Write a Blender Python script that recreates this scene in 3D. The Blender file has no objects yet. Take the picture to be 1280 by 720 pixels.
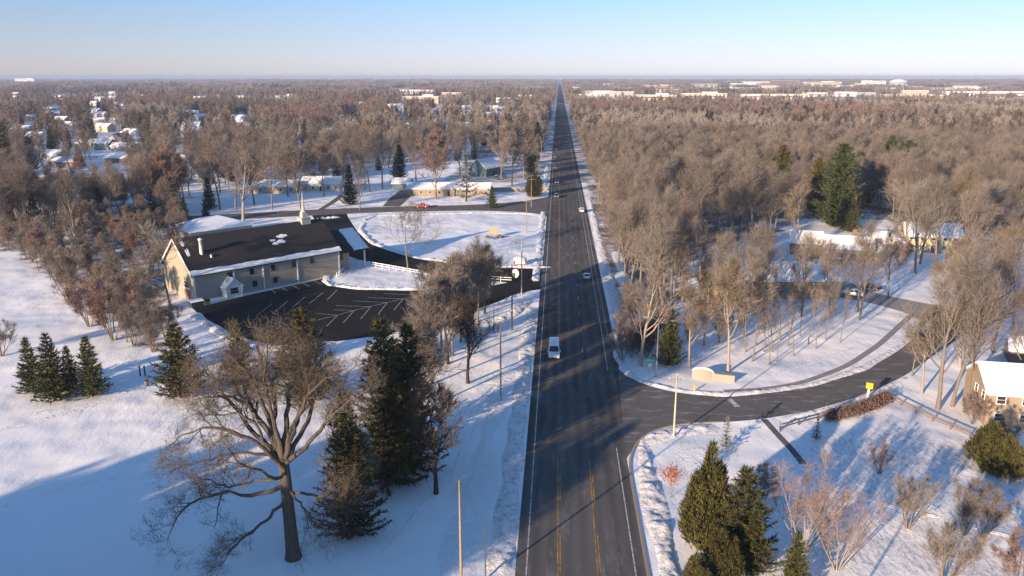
import bpy, math, random
import numpy as np
from mathutils import Vector, Matrix, noise

sc = bpy.context.scene
COL = sc.collection
R = math.radians

# ------------------------------------------------------------------ camera
F_PX, CAM_H = 985.0, 50.0
PITCH, YAW = math.atan((360 - 95.5) / F_PX), R(3.3)
cd = bpy.data.cameras.new('camera')
cam = bpy.data.objects.new('camera', cd)
COL.objects.link(cam)
cd.sensor_width = 36.0
cd.lens = 36.0 * F_PX / 1280.0
cd.clip_start, cd.clip_end = 0.5, 40000.0
cam.location = (0, 0, CAM_H)
cam.rotation_euler = (R(90) - PITCH, 0, YAW)
sc.camera = cam


def G(px, py, z=0.0):
    """ground point surveyed from the photograph (1280 px wide)"""
    x, y = (px - 640) / F_PX, (360 - py) / F_PX
    f = math.cos(PITCH) + y * math.sin(PITCH)
    u = -math.sin(PITCH) + y * math.cos(PITCH)
    t = (z - CAM_H) / u
    X, D = x * t, f * t
    return (X * math.cos(YAW) - D * math.sin(YAW), X * math.sin(YAW) + D * math.cos(YAW), z)


def at_depth(px, py, D):
    x, y = (px - 640) / F_PX, (360 - py) / F_PX
    f = math.cos(PITCH) + y * math.sin(PITCH)
    u = -math.sin(PITCH) + y * math.cos(PITCH)
    t = D / f
    X = x * t
    return np.array((X * math.cos(YAW) - D * math.sin(YAW), X * math.sin(YAW) + D * math.cos(YAW), CAM_H + u * t))


def depth_of(p):
    return -p[0] * math.sin(YAW) * -1 * -1 + p[1] * math.cos(YAW)


def height_of(px, pb, pt):
    """height of an upright thing standing at (px, pb) whose top shows at row pt"""
    b = G(px, pb)
    return float(at_depth(px, pt, cam_xy(b)[1])[2])


def cam_xy(p):
    X = p[0] * math.cos(YAW) + p[1] * math.sin(YAW)
    D = -p[0] * math.sin(YAW) + p[1] * math.cos(YAW)
    return X, D


def to_px(p):
    X, D = cam_xy(p)
    dz = p[2] - CAM_H
    f = D * math.cos(PITCH) - dz * math.sin(PITCH)
    u = D * math.sin(PITCH) + dz * math.cos(PITCH)
    if f <= 1:
        return -9999, -9999
    return 640 + F_PX * X / f, 360 - F_PX * u / f


# ------------------------------------------------------------------ light
SUN_EL, SUN_AZ = R(13.0), R(36.0)          # shadows run 36 degrees clockwise of the road
w = bpy.data.worlds.new('World')
sc.world = w
w.use_nodes = True
nt = w.node_tree
sky = nt.nodes.new('ShaderNodeTexSky')
sky.sky_type = 'NISHITA'
sky.sun_disc = False
sky.sun_elevation = SUN_EL
sky.sun_rotation = SUN_AZ + math.pi
sky.altitude = 250
sky.air_density, sky.dust_density, sky.ozone_density = 1.0, 0.1, 4.0
bg = nt.nodes['Background']
bg.inputs[1].default_value = 0.10
# winter murk low in the sky: the band near the horizon is duller than clean air
tc, sx_, rp, mx = (nt.nodes.new(t_) for t_ in ('ShaderNodeTexCoord', 'ShaderNodeSeparateXYZ', 'ShaderNodeValToRGB', 'ShaderNodeMix'))
mx.data_type, mx.blend_type = 'RGBA', 'MULTIPLY'
mx.inputs[0].default_value = 1.0
nt.links.new(tc.outputs['Generated'], sx_.inputs[0])
nt.links.new(sx_.outputs[2], rp.inputs[0])
el = rp.color_ramp.elements
while len(el) < 5:
    el.new(0.5)
for e_, (p_, c_) in zip(el, ((0.0, (0.58, 0.56, 0.84)), (0.02, (0.62, 0.56, 0.79)), (0.05, (0.65, 0.56, 0.71)), (0.10, (0.66, 0.60, 0.70)), (0.45, (1, 1, 1)))):
    e_.position, e_.color = p_, (*c_, 1)
nt.links.new(sky.outputs[0], mx.inputs[6])
nt.links.new(rp.outputs[0], mx.inputs[7])
nt.links.new(mx.outputs[2], bg.inputs[0])
sd = bpy.data.lights.new('sun', 'SUN')
sd.energy, sd.angle, sd.color = 3.9, R(0.55), (1.0, 0.745, 0.50)
sun = bpy.data.objects.new('sun', sd)
COL.objects.link(sun)
sun.location = (-60, -80, 60)
sun.rotation_euler = Vector((math.sin(SUN_AZ) * math.cos(SUN_EL), math.cos(SUN_AZ) * math.cos(SUN_EL), -math.sin(SUN_EL))).to_track_quat('-Z', 'Y').to_euler()
vs = sc.view_settings
vs.view_transform, vs.look, vs.gamma, vs.exposure, vs.use_curve_mapping = 'Standard', 'None', 1.0, 1.35, False
cy = sc.cycles
cy.max_bounces, cy.diffuse_bounces, cy.glossy_bounces, cy.transmission_bounces, cy.volume_bounces = 4, 2, 2, 2, 0
cy.use_denoising = True
cy.denoising_prefilter = 'NONE'
cy.caustics_reflective = cy.caustics_refractive = False


# ------------------------------------------------------------------ materials
class NT:
    def __init__(s, name):
        s.m = bpy.data.materials.new(name)
        s.m.use_nodes = True
        s.t = s.m.node_tree
        s.b = s.t.nodes['Principled BSDF']
        s.b.inputs['Roughness'].default_value = 0.85
        s.b.inputs['Specular IOR Level'].default_value = 0.25
        s.pos = None

    def n(s, typ, **kw):
        q = s.t.nodes.new(typ)
        for k, v in kw.items():
            setattr(q, k, v)
        return q

    def l(s, a, b):
        s.t.links.new(a, b)

    def P(s):
        if s.pos is None:
            s.pos = s.n('ShaderNodeNewGeometry').outputs['Position']
        return s.pos

    def OC(s):
        return s.n('ShaderNodeTexCoord').outputs['Object']

    def noise(s, scale, detail=4, rough=0.55, vec=None, stretch=None, dist=0.0):
        v = vec or s.P()
        if stretch:
            mp = s.n('ShaderNodeMapping')
            mp.inputs['Scale'].default_value = stretch[0]
            mp.inputs['Rotation'].default_value = (0, 0, stretch[1])
            s.l(v, mp.inputs['Vector'])
            v = mp.outputs[0]
        q = s.n('ShaderNodeTexNoise')
        q.inputs['Scale'].default_value = scale
        q.inputs['Detail'].default_value = detail
        q.inputs['Roughness'].default_value = rough
        q.inputs['Distortion'].default_value = dist
        s.l(v, q.inputs['Vector'])
        return q.outputs['Fac']

    def ramp(s, fac, stops):
        q = s.n('ShaderNodeValToRGB')
        e = q.color_ramp.elements
        while len(e) < len(stops):
            e.new(0.5)
        for i, (p, c) in enumerate(stops):
            e[i].position = p
            e[i].color = (c, c, c, 1) if not isinstance(c, tuple) else (*c, 1)
        s.l(fac, q.inputs[0])
        return q.outputs[0]

    def mix(s, fac, a, b, mode='MIX'):
        q = s.n('ShaderNodeMix', data_type='RGBA', blend_type=mode)
        for sock, v in ((q.inputs[0], fac), (q.inputs[6], a), (q.inputs[7], b)):
            if isinstance(v, (int, float)):
                sock.default_value = v
            elif isinstance(v, tuple):
                sock.default_value = (*v, 1)
            else:
                s.l(v, sock)
        return q.outputs[2]

    def math(s, op, a, b=0.5):
        q = s.n('ShaderNodeMath', operation=op)
        for sock, v in ((q.inputs[0], a), (q.inputs[1], b)):
            if isinstance(v, (int, float)):
                sock.default_value = v
            else:
                s.l(v, sock)
        return q.outputs[0]

    def col(s, c):
        if isinstance(c, tuple):
            s.b.inputs['Base Color'].default_value = (*c, 1)
        else:
            s.l(c, s.b.inputs['Base Color'])
        return s

    def bump(s, h, dist, strength=1.0, prev=None):
        q = s.n('ShaderNodeBump')
        q.inputs['Distance'].default_value = dist
        q.inputs['Strength'].default_value = strength
        s.l(h, q.inputs['Height'])
        if prev is not None:
            s.l(prev, q.inputs['Normal'])
        s.l(q.outputs[0], s.b.inputs['Normal'])
        return q.outputs[0]

    def rough(s, v, spec=None):
        s.b.inputs['Roughness'].default_value = v
        if spec is not None:
            s.b.inputs['Specular IOR Level'].default_value = spec
        return s


M = {}


def simple(name, c, rough=0.8, var=0.12, scale=2.5, spec=0.25, metal=0.0, bump=0.0):
    q = NT(name)
    f = q.noise(scale, 4, 0.6)
    c2 = tuple(max(0, v * (1 - 2 * var)) for v in c)
    c1 = tuple(min(1, v * (1 + 2 * var)) for v in c)
    q.col(q.mix(f, c2, c1)).rough(rough, spec)
    q.b.inputs['Metallic'].default_value = metal
    if bump:
        q.bump(f, bump)
    M[name] = q.m
    return q.m


def build_materials():
    # fresh snow: drifts, wind ripples, poking grass
    q = NT('snow')
    big = q.noise(0.035, 3)
    mid = q.noise(0.35, 4, 0.6, stretch=((1, 0.45, 1), R(28)))
    fine = q.noise(2.6, 5, 0.7)
    vf = q.noise(0.012, 2)
    grass = q.math('MULTIPLY', q.ramp(q.noise(3.4, 5, 0.75, stretch=((1, 0.5, 1), R(-30))), [(0.54, 0.0), (0.68, 1.0)]), q.ramp(vf, [(0.42, 0.0), (0.6, 0.75)]))
    c = q.mix(q.math('MULTIPLY', big, 1.0), (0.78, 0.785, 0.80), (0.85, 0.855, 0.865))
    q.col(q.mix(grass, c, (0.40, 0.37, 0.31)))
    q.rough(0.7, 0.3)
    b = q.bump(big, 2.6)
    b = q.bump(mid, 0.35, 1.0, b)
    q.bump(fine, 0.075, 1.0, b)
    M['snow'] = q.m
    # wind-scoured snow with dormant turf showing
    q = NT('lawn_snow')
    mid = q.noise(0.5, 4, 0.6, stretch=((1, 0.35, 1), R(-24)))
    fine = q.noise(3.2, 5, 0.75, stretch=((1, 0.4, 1), R(-24)))
    gr = q.ramp(fine, [(0.50, 0.0), (0.72, 1.0)])
    q.col(q.mix(q.math('MULTIPLY', gr, q.ramp(mid, [(0.3, 0.15), (0.65, 0.9)])), (0.82, 0.825, 0.84), (0.34, 0.31, 0.26)))
    q.rough(0.75, 0.25)
    b = q.bump(q.noise(0.05, 2), 1.6)
    b = q.bump(mid, 0.22, 1.0, b)
    q.bump(fine, 0.12, 1.0, b)
    M['lawn_snow'] = q.m
    # ploughed snow with road dirt
    q = NT('ploughed_snow')
    n1, n2 = q.noise(1.3, 5, 0.7), q.noise(4.5, 4, 0.7)
    q.col(q.mix(q.ramp(n1, [(0.46, 0.0), (0.72, 0.85)]), (0.80, 0.805, 0.815), (0.33, 0.31, 0.285)))
    b = q.bump(n1, 0.35)
    q.bump(n2, 0.12, 1.0, b)
    M['ploughed_snow'] = q.m
    q = NT('verge_snow')
    n1, n2 = q.noise(1.3, 5, 0.7), q.noise(5.5, 4, 0.7)
    q.col(q.mix(q.ramp(n2, [(0.56, 0.0), (0.72, 0.45)]), (0.82, 0.825, 0.83), (0.36, 0.33, 0.29)))
    b = q.bump(n1, 0.2)
    q.bump(n2, 0.10, 1.0, b)
    M['verge_snow'] = q.m
    # snow on roofs
    q = NT('roof_snow')
    n1 = q.noise(0.6, 3)
    q.col(q.mix(n1, (0.76, 0.765, 0.78), (0.86, 0.86, 0.87)))
    q.bump(q.noise(1.2, 4), 0.05)
    M['roof_snow'] = q.m
    # woodland floor: snow and leaf litter
    q = NT('woodland_floor')
    n1, n2 = q.noise(0.09, 4, 0.65), q.noise(1.1, 5, 0.7)
    f = q.math('ADD', q.math('MULTIPLY', n1, 0.6), q.math('MULTIPLY', n2, 0.5))
    q.col(q.mix(q.ramp(f, [(0.47, 0.0), (0.63, 1.0)]), (0.78, 0.785, 0.80), (0.115, 0.085, 0.062)))
    q.bump(n2, 0.25)
    M['woodland_floor'] = q.m
    # asphalt
    q = NT('road_asphalt')
    n1 = q.noise(0.12, 5, 0.65, stretch=((1.0, 0.12, 1), 0))
    n2 = q.noise(9.0, 3, 0.6)
    n3 = q.noise(0.6, 5, 0.7, stretch=((1.0, 0.16, 1), R(4)))
    c = q.mix(q.ramp(n1, [(0.3, 0.0), (0.7, 1.0)]), (0.056, 0.056, 0.058), (0.135, 0.130, 0.127))
    c = q.mix(q.math('MULTIPLY', n2, 0.4), c, (0.12, 0.115, 0.112))
    c = q.mix(q.ramp(n3, [(0.53, 0.0), (0.78, 0.65)]), c, (0.30, 0.29, 0.285))
    n4 = q.noise(0.05, 4, 0.6, stretch=((1.0, 0.5, 1), R(20)))
    c = q.mix(q.ramp(n4, [(0.52, 0.0), (0.56, 0.35)]), c, (0.040, 0.038, 0.038))
    wv = q.n('ShaderNodeTexWave', wave_type='BANDS', bands_direction='X')
    wv.inputs['Scale'].default_value = 0.175
    wv.inputs['Distortion'].default_value = 0.6
    q.l(q.P(), wv.inputs['Vector'])
    c = q.mix(q.math('MULTIPLY', wv.outputs['Fac'], 0.35), c, (0.16, 0.154, 0.150))
    q.col(c).rough(1.0, 0.0)
    q.bump(n2, 0.02)
    M['road_asphalt'] = q.m
    q = NT('side_asphalt')
    n1, n2 = q.noise(0.25, 5, 0.65), q.noise(0.8, 5, 0.72, stretch=((0.25, 1.0, 1), R(-22)))
    c = q.mix(n1, (0.095, 0.090, 0.087), (0.175, 0.166, 0.158))
    n3 = q.noise(1.7, 5, 0.75)
    c = q.mix(q.ramp(n3, [(0.55, 0.0), (0.75, 0.5)]), c, (0.055, 0.052, 0.05))
    q.col(q.mix(q.ramp(n2, [(0.54, 0.0), (0.76, 0.75)]), c, (0.46, 0.45, 0.44))).rough(1.0, 0.0)
    M['side_asphalt'] = q.m
    q = NT('fresh_asphalt')
    n1, n2 = q.noise(0.2, 4), q.noise(7, 3)
    n3 = q.noise(0.5, 5, 0.72)
    c = q.mix(n1, (0.016, 0.0165, 0.018), (0.034, 0.034, 0.035))
    q.col(q.mix(q.ramp(n3, [(0.58, 0.0), (0.80, 0.4)]), c, (0.13, 0.13, 0.132))).rough(1.0, 0.02)
    q.bump(n2, 0.02)
    M['fresh_asphalt'] = q.m
    q = NT('white_paint')
    n1 = q.noise(1.6, 5, 0.75)
    q.col(q.mix(q.ramp(n1, [(0.38, 0.0), (0.58, 1.0)]), (0.16, 0.155, 0.15), (0.62, 0.61, 0.58)))
    M['white_paint'] = q.m
    q = NT('yellow_paint')
    n1 = q.noise(1.1, 5, 0.75)
    q.col(q.mix(q.ramp(n1, [(0.36, 0.0), (0.6, 1.0)]), (0.12, 0.09, 0.05), (0.52, 0.27, 0.05)))
    M['yellow_paint'] = q.m
    simple('kerb_concrete', (0.34, 0.29, 0.23), var=0.15)
    simple('path_paving', (0.27, 0.25, 0.235), var=0.2, scale=0.8)
    simple('grey_paint', (0.40, 0.385, 0.36), var=0.06)
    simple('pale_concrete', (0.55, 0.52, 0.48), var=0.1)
    # wood and bark
    for nm, a, b in (('bark', (0.10, 0.083, 0.070), (0.29, 0.245, 0.205)), ('pale_bark', (0.22, 0.18, 0.14), (0.46, 0.39, 0.31)), ('dark_bark', (0.035, 0.028, 0.024), (0.085, 0.068, 0.056)), ('oak_bark', (0.038, 0.032, 0.027), (0.16, 0.135, 0.108))):
        q = NT(nm)
        oc = q.OC()
        n1 = q.noise(1.2, 5, 0.7, vec=oc, stretch=((3, 3, 0.6), 0))
        q.col(q.mix(n1, a, b)).rough(0.95, 0.1)
        q.bump(n1, 0.08)
        M[nm] = q.m
    for nm, stops in (('twigs', [(0.0, (0.150, 0.130, 0.115)), (0.3, (0.21, 0.18, 0.157)), (0.55, (0.26, 0.228, 0.198)), (0.8, (0.23, 0.178, 0.155)), (1.0, (0.30, 0.266, 0.22))]),
                      ('pale_twigs', [(0.0, (0.30, 0.265, 0.235)), (1.0, (0.36, 0.32, 0.285))]),
                      ('red_twigs', [(0.0, (0.24, 0.158, 0.135)), (0.5, (0.28, 0.175, 0.15)), (1.0, (0.26, 0.20, 0.175))]),
                      ('pink_twigs', [(0.0, (0.27, 0.215, 0.205)), (1.0, (0.33, 0.255, 0.235))]),
                      ('dark_twigs', [(0.0, (0.085, 0.066, 0.055)), (1.0, (0.12, 0.09, 0.072))]),
                      ('gold_twigs', [(0.0, (0.205, 0.168, 0.122)), (1.0, (0.265, 0.215, 0.152))]),
                      ('oak_twigs', [(0.0, (0.125, 0.102, 0.078)), (1.0, (0.155, 0.125, 0.095))])):
        q = NT(nm)
        oi = q.n('ShaderNodeObjectInfo')
        c = q.ramp(oi.outputs['Random'], stops)
        f = q.noise(0.9, 3, 0.6, vec=q.OC())
        q.col(q.mix(0.55, c, q.ramp(f, [(0.3, 0.45), (0.7, 1.0)]), 'MULTIPLY')).rough(0.9, 0.1)
        M[nm] = q.m
    for nm, a, b, c3 in (('spruce_needles', (0.026, 0.032, 0.011), (0.068, 0.074, 0.024), (0.11, 0.108, 0.038)),
                         ('olive_needles', (0.024, 0.026, 0.009), (0.070, 0.066, 0.022), (0.115, 0.10, 0.034)),
                         ('pine_needles', (0.018, 0.030, 0.012), (0.058, 0.078, 0.026), (0.10, 0.115, 0.040)),
                         ('blue_needles', (0.10, 0.115, 0.105), (0.22, 0.235, 0.22), (0.40, 0.41, 0.41)),
                         ('dark_needles', (0.010, 0.017, 0.012), (0.022, 0.032, 0.018), (0.04, 0.05, 0.026)),
                         ('yellow_needles', (0.045, 0.042, 0.012), (0.13, 0.115, 0.030), (0.19, 0.16, 0.045)),
                         ('orange_leaves', (0.20, 0.06, 0.02), (0.42, 0.13, 0.045), (0.5, 0.2, 0.08)),
                         ('hedge_leaves', (0.12, 0.075, 0.06), (0.22, 0.14, 0.112), (0.30, 0.20, 0.16))):
        q = NT(nm)
        f = q.noise(1.4, 3, 0.6, vec=q.OC())
        oi = q.n('ShaderNodeObjectInfo')
        hs = q.n('ShaderNodeHueSaturation')
        q.l(q.math('ADD', q.math('MULTIPLY', oi.outputs['Random'], 0.5), 0.75), hs.inputs['Value'])
        q.l(q.ramp(f, [(0.28, a), (0.52, b), (0.75, c3)]), hs.inputs['Color'])
        q.col(hs.outputs[0]).rough(0.75, 0.2)
        M[nm] = q.m
    # buildings
    q = NT('dark_shingle')
    oc = q.OC()
    n1 = q.noise(0.25, 4, 0.6, vec=oc, stretch=((0.5, 2, 2), 0))
    br = q.n('ShaderNodeTexBrick')
    br.inputs['Scale'].default_value = 2.2
    br.inputs['Color1'].default_value = (0.022, 0.022, 0.023, 1)
    br.inputs['Color2'].default_value = (0.034, 0.033, 0.033, 1)
    br.inputs['Mortar'].default_value = (0.02, 0.018, 0.018, 1)
    q.l(oc, br.inputs['Vector'])
    q.col(q.mix(n1, br.outputs[0], (0.046, 0.044, 0.043))).rough(0.9, 0.15)
    M['dark_shingle'] = q.m
    for nm, a, b in (('tan_siding', (0.31, 0.28, 0.22), (0.36, 0.325, 0.255)), ('church_siding', (0.33, 0.30, 0.235), (0.37, 0.335, 0.26)), ('yellow_siding', (0.44, 0.39, 0.24), (0.49, 0.43, 0.27)), ('teal_siding', (0.13, 0.19, 0.20), (0.16, 0.22, 0.23))):
        q = NT(nm)
        wv = q.n('ShaderNodeTexWave', wave_type='BANDS', bands_direction='Z', wave_profile='SAW')
        wv.inputs['Scale'].default_value = 0.8
        q.l(q.P(), wv.inputs['Vector'])
        n1 = q.noise(0.8, 4)
        q.col(q.mix(n1, a, b)).rough(0.7, 0.3)
        q.bump(wv.outputs['Fac'], 0.03)
        M[nm] = q.m
    for nm, c1, c2, mo in (('tan_brick', (0.27, 0.20, 0.135), (0.34, 0.26, 0.18), (0.36, 0.33, 0.28)), ('red_brick', (0.22, 0.10, 0.07), (0.29, 0.14, 0.095), (0.30, 0.25, 0.21)), ('buff_stone', (0.33, 0.295, 0.23), (0.39, 0.35, 0.275), (0.29, 0.27, 0.235))):
        q = NT(nm)
        br = q.n('ShaderNodeTexBrick')
        br.inputs['Scale'].default_value = 3.5
        br.inputs['Color1'].default_value = (*c1, 1)
        br.inputs['Color2'].default_value = (*c2, 1)
        br.inputs['Mortar'].default_value = (*mo, 1)
        mp = q.n('ShaderNodeMapping')
        mp.inputs['Rotation'].default_value = (R(90), 0, R(20))
        q.l(q.P(), mp.inputs[0])
        q.l(mp.outputs[0], br.inputs['Vector'])
        q.col(q.mix(q.math('MULTIPLY', q.noise(0.7, 4), 0.5), br.outputs[0], c1)).rough(0.9)
        M[nm] = q.m
    simple('white_trim', (0.74, 0.73, 0.70), var=0.05)
    simple('white_vinyl', (0.78, 0.78, 0.77), 0.5, 0.04)
    simple('cream_wall', (0.62, 0.55, 0.42), var=0.06, scale=0.3)
    simple('beige_wall', (0.50, 0.42, 0.30), var=0.06, scale=0.3)
    simple('pink_wall', (0.52, 0.38, 0.30), var=0.06, scale=0.3)
    simple('brown_wall', (0.22, 0.15, 0.12), var=0.1, scale=0.3)
    simple('grey_wall', (0.36, 0.37, 0.39), var=0.08, scale=0.3)
    simple('white_wall', (0.74, 0.73, 0.71), var=0.05, scale=0.3)
    simple('grey_roof', (0.16, 0.14, 0.13), var=0.2)
    simple('brown_roof', (0.20, 0.13, 0.09), var=0.2)
    simple('window_glass', (0.018, 0.022, 0.028), 0.12, 0.1, spec=0.6)
    simple('lit_blind', (0.62, 0.63, 0.60), 0.6)
    simple('dark_door', (0.05, 0.035, 0.03), 0.5)
    simple('dark_metal', (0.035, 0.037, 0.04), 0.5)
    simple('grey_metal', (0.35, 0.36, 0.37), 0.4, metal=0.6)
    simple('green_metal', (0.03, 0.06, 0.045), 0.5)
    simple('sign_green', (0.01, 0.24, 0.12), 0.4, 0.03)
    simple('sign_yellow', (0.75, 0.46, 0.02), 0.4, 0.03)
    simple('sign_red', (0.5, 0.02, 0.02), 0.4, 0.03)
    simple('plywood', (0.42, 0.30, 0.15), 0.7)
    simple('pole_wood', (0.30, 0.235, 0.17), 0.9, 0.2, 3.0)
    simple('pale_pole', (0.50, 0.45, 0.38), 0.9, 0.12, 3.0)
    simple('dark_wood', (0.075, 0.058, 0.048), 0.9, 0.2)
    simple('rail_wood', (0.20, 0.145, 0.11), 0.9, 0.2)
    simple('rock', (0.12, 0.115, 0.11), 0.9, 0.25, 4.0)
    simple('tyre', (0.018, 0.018, 0.019), 0.9)
    simple('rim', (0.42, 0.42, 0.43), 0.35, metal=0.7)
    simple('car_glass', (0.012, 0.016, 0.02), 0.08, 0.05, spec=0.7)
    simple('headlamp', (0.70, 0.70, 0.68), 0.15, 0.02, spec=0.6)
    simple('tail_lamp', (0.40, 0.015, 0.015), 0.2, 0.02, spec=0.5)
    for nm, c in (('white', (0.74, 0.75, 0.76)), ('black', (0.012, 0.012, 0.014)), ('red', (0.34, 0.035, 0.03)), ('silver', (0.38, 0.39, 0.40)), ('blue', (0.03, 0.05, 0.11)), ('grey', (0.09, 0.095, 0.10))):
        q = NT('car_paint_' + nm)
        q.col(c).rough(0.3, 0.5)
        q.b.inputs['Coat Weight'].default_value = 0.4
        M['paint_' + nm] = q.m


build_materials()


# ------------------------------------------------------------------ mesh builder
class MB:
    def __init__(s):
        s.v, s.f, s.n = [], [], 0

    def add(s, V, F, mat=0):
        V = np.asarray(V, float).reshape(-1, 3)
        F = np.asarray(F, int)
        s.v.append(V)
        s.f.append((F + s.n, mat))
        s.n += len(V)
        return s

    def poly(s, pts, mat=0):
        return s.add(pts, [list(range(len(pts)))], mat)

    def box(s, c, size, rz=0.0, mat=0, taper=1.0):
        hx, hy, hz = size[0] / 2, size[1] / 2, size[2] / 2
        V = []
        for z, k in ((-hz, 1.0), (hz, taper)):
            for x, y in ((-hx, -hy), (hx, -hy), (hx, hy), (-hx, hy)):
                V.append((x * k, y * k, z))
        V = np.array(V)
        ca, sa = math.cos(rz), math.sin(rz)
        V = np.c_[V[:, 0] * ca - V[:, 1] * sa, V[:, 0] * sa + V[:, 1] * ca, V[:, 2]] + np.array(c)
        return s.add(V, [(3, 2, 1, 0), (4, 5, 6, 7), (0, 1, 5, 4), (1, 2, 6, 5), (2, 3, 7, 6), (3, 0, 4, 7)], mat)

    def prism(s, pts, off, mat=0):
        """closed polygon pts extruded by vector off"""
        P = np.array(pts, float)
        n = len(P)
        V = np.r_[P, P + np.array(off)]
        s.v.append(V)
        b = s.n
        s.n += 2 * n
        s.f.append((np.array([[b + n - 1 - i for i in range(n)]]), mat))
        s.f.append((np.array([[b + n + i for i in range(n)]]), mat))
        s.f.append((np.array([[b + i, b + (i + 1) % n, b + n + (i + 1) % n, b + n + i] for i in range(n)]), mat))
        return s

    def bar(s, a, b, wd, ht=None, mat=0):
        """rectangular bar from a to b"""
        a, b = np.array(a, float), np.array(b, float)
        d = b - a
        d /= np.linalg.norm(d) + 1e-9
        up = np.array((0, 0, 1.0)) if abs(d[2]) < 0.9 else np.array((1.0, 0, 0))
        u = np.cross(d, up)
        u /= np.linalg.norm(u)
        v = np.cross(u, d)
        ht = ht or wd
        c = [(-1, -1), (1, -1), (1, 1), (-1, 1)]
        V = [a + u * x * wd / 2 + v * y * ht / 2 for x, y in c] + [b + u * x * wd / 2 + v * y * ht / 2 for x, y in c]
        return s.add(V, [(3, 2, 1, 0), (4, 5, 6, 7), (0, 1, 5, 4), (1, 2, 6, 5), (2, 3, 7, 6), (3, 0, 4, 7)], mat)

    def tubes(s, P, Rd, k=5, mat=0, cap=True):
        P, Rd = np.asarray(P, float), np.asarray(Rd, float)
        if P.ndim == 2:
            P, Rd = P[None], Rd[None]
        N, S = P.shape[:2]
        d = P[:, -1] - P[:, 0]
        d /= np.linalg.norm(d, axis=1, keepdims=True) + 1e-9
        ref = np.where(np.abs(d[:, 2:3]) < 0.9, np.array([[0, 0, 1.0]]), np.array([[1.0, 0, 0]]))
        u = np.cross(d, ref)
        u /= np.linalg.norm(u, axis=1, keepdims=True) + 1e-9
        v = np.cross(d, u)
        a = np.arange(k) * 2 * math.pi / k
        ring = u[:, None, :] * np.cos(a)[None, :, None] + v[:, None, :] * np.sin(a)[None, :, None]
        V = P[:, :, None, :] + Rd[:, :, None, None] * ring[:, None]
        idx = np.arange(N * S * k).reshape(N, S, k)
        q = np.stack([idx[:, :-1], np.roll(idx, -1, 2)[:, :-1], np.roll(idx, -1, 2)[:, 1:], idx[:, 1:]], -1).reshape(-1, 4)
        s.add(V.reshape(-1, 3), q, mat)
        if cap:
            b = s.n - N * S * k
            s.f.append((idx[:, -1, ::-1] * 1 + b, mat))
        return s

    def cone(s, c, r0, r1, h, k=10, mat=0):
        return s.tubes(np.array([c, (c[0], c[1], c[2] + h)], float), np.array([r0, r1]), k, mat)

    def lathe(s, c, prof, k=12, mat=0):
        a = np.arange(k) * 2 * math.pi / k
        V = np.array([[(r * math.cos(t), r * math.sin(t), z) for t in a] for r, z in prof]).reshape(-1, 3) + np.array(c)
        idx = np.arange(len(prof) * k).reshape(-1, k)
        q = np.stack([idx[:-1], np.roll(idx, -1, 1)[:-1], np.roll(idx, -1, 1)[1:], idx[1:]], -1).reshape(-1, 4)
        return s.add(V, q, mat)

    def mesh(s, name, mats, smooth=False):
        me = bpy.data.meshes.new(name)
        if s.n == 0:
            return me
        V = np.concatenate(s.v).astype(np.float32)
        loops = np.concatenate([f.reshape(-1) for f, m in s.f]).astype(np.int32)
        tot = np.concatenate([np.full(len(f), f.shape[1]) for f, m in s.f]).astype(np.int32)
        mi = np.concatenate([np.full(len(f), m) for f, m in s.f]).astype(np.int32)
        st = np.r_[0, np.cumsum(tot)[:-1]].astype(np.int32)
        me.vertices.add(len(V))
        me.vertices.foreach_set('co', V.ravel())
        me.loops.add(len(loops))
        me.loops.foreach_set('vertex_index', loops)
        me.polygons.add(len(tot))
        me.polygons.foreach_set('loop_start', st)
        me.polygons.foreach_set('loop_total', tot)
        me.polygons.foreach_set('material_index', mi)
        me.polygons.foreach_set('use_smooth', np.full(len(tot), bool(smooth)))
        for m in (mats if isinstance(mats, (list, tuple)) else [mats]):
            me.materials.append(M[m] if isinstance(m, str) else m)
        me.update(calc_edges=True)
        me.validate()
        return me

    def build(s, name, mats, parent=None, smooth=False, loc=None, rz=0.0):
        o = bpy.data.objects.new(name, s.mesh(name, mats, smooth))
        COL.objects.link(o)
        if parent is not None:
            o.parent = parent
        if loc is not None:
            o.location = loc
        o.rotation_euler.z = rz
        return o


def tag(o, label, cat, group=None):
    o['label'], o['category'] = label, cat
    if group:
        o['group'] = group
    return o


def thing(name, label, cat, loc=(0, 0, 0), rz=0.0, group=None, scale=1.0):
    o = bpy.data.objects.new(name, None)
    o.empty_display_size = 0.3
    COL.objects.link(o)
    o.location = loc
    o.rotation_euler = (0, 0, rz)
    o.scale = (scale,) * 3
    return tag(o, label, cat, group)


def structure(name, mb, mats, smooth=False, kind='structure'):
    o = mb.build(name, mats, None, smooth)
    o['kind'] = kind
    return o


def copy_tree(o, parent=None):
    c = o.copy()
    COL.objects.link(c)
    if parent is not None:
        c.parent = parent
    for ch in list(o.children):
        copy_tree(ch, c)
    return c


def resample(pts, n):
    P = np.array(pts, float)
    d = np.r_[0, np.cumsum(np.linalg.norm(np.diff(P, axis=0), axis=1))]
    # smooth by Catmull-Rom through the chord parameter
    t = np.linspace(0, d[-1], n)
    out = np.stack([np.interp(t, d, P[:, k]) for k in range(3)], 1)
    for _ in range(max(1, n // 12)):
        out[1:-1] = 0.25 * out[:-2] + 0.5 * out[1:-1] + 0.25 * out[2:]
    return out


def ribbon(a, b, z, mb=None):
    """sheet between two polylines of the same length"""
    mb = mb or MB()
    a, b = np.array(a), np.array(b)
    n = len(a)
    V = np.r_[a, b]
    V[:, 2] = z
    mb.add(V, [(i, n + i, n + i + 1, i + 1) for i in range(n - 1)])
    return mb


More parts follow.
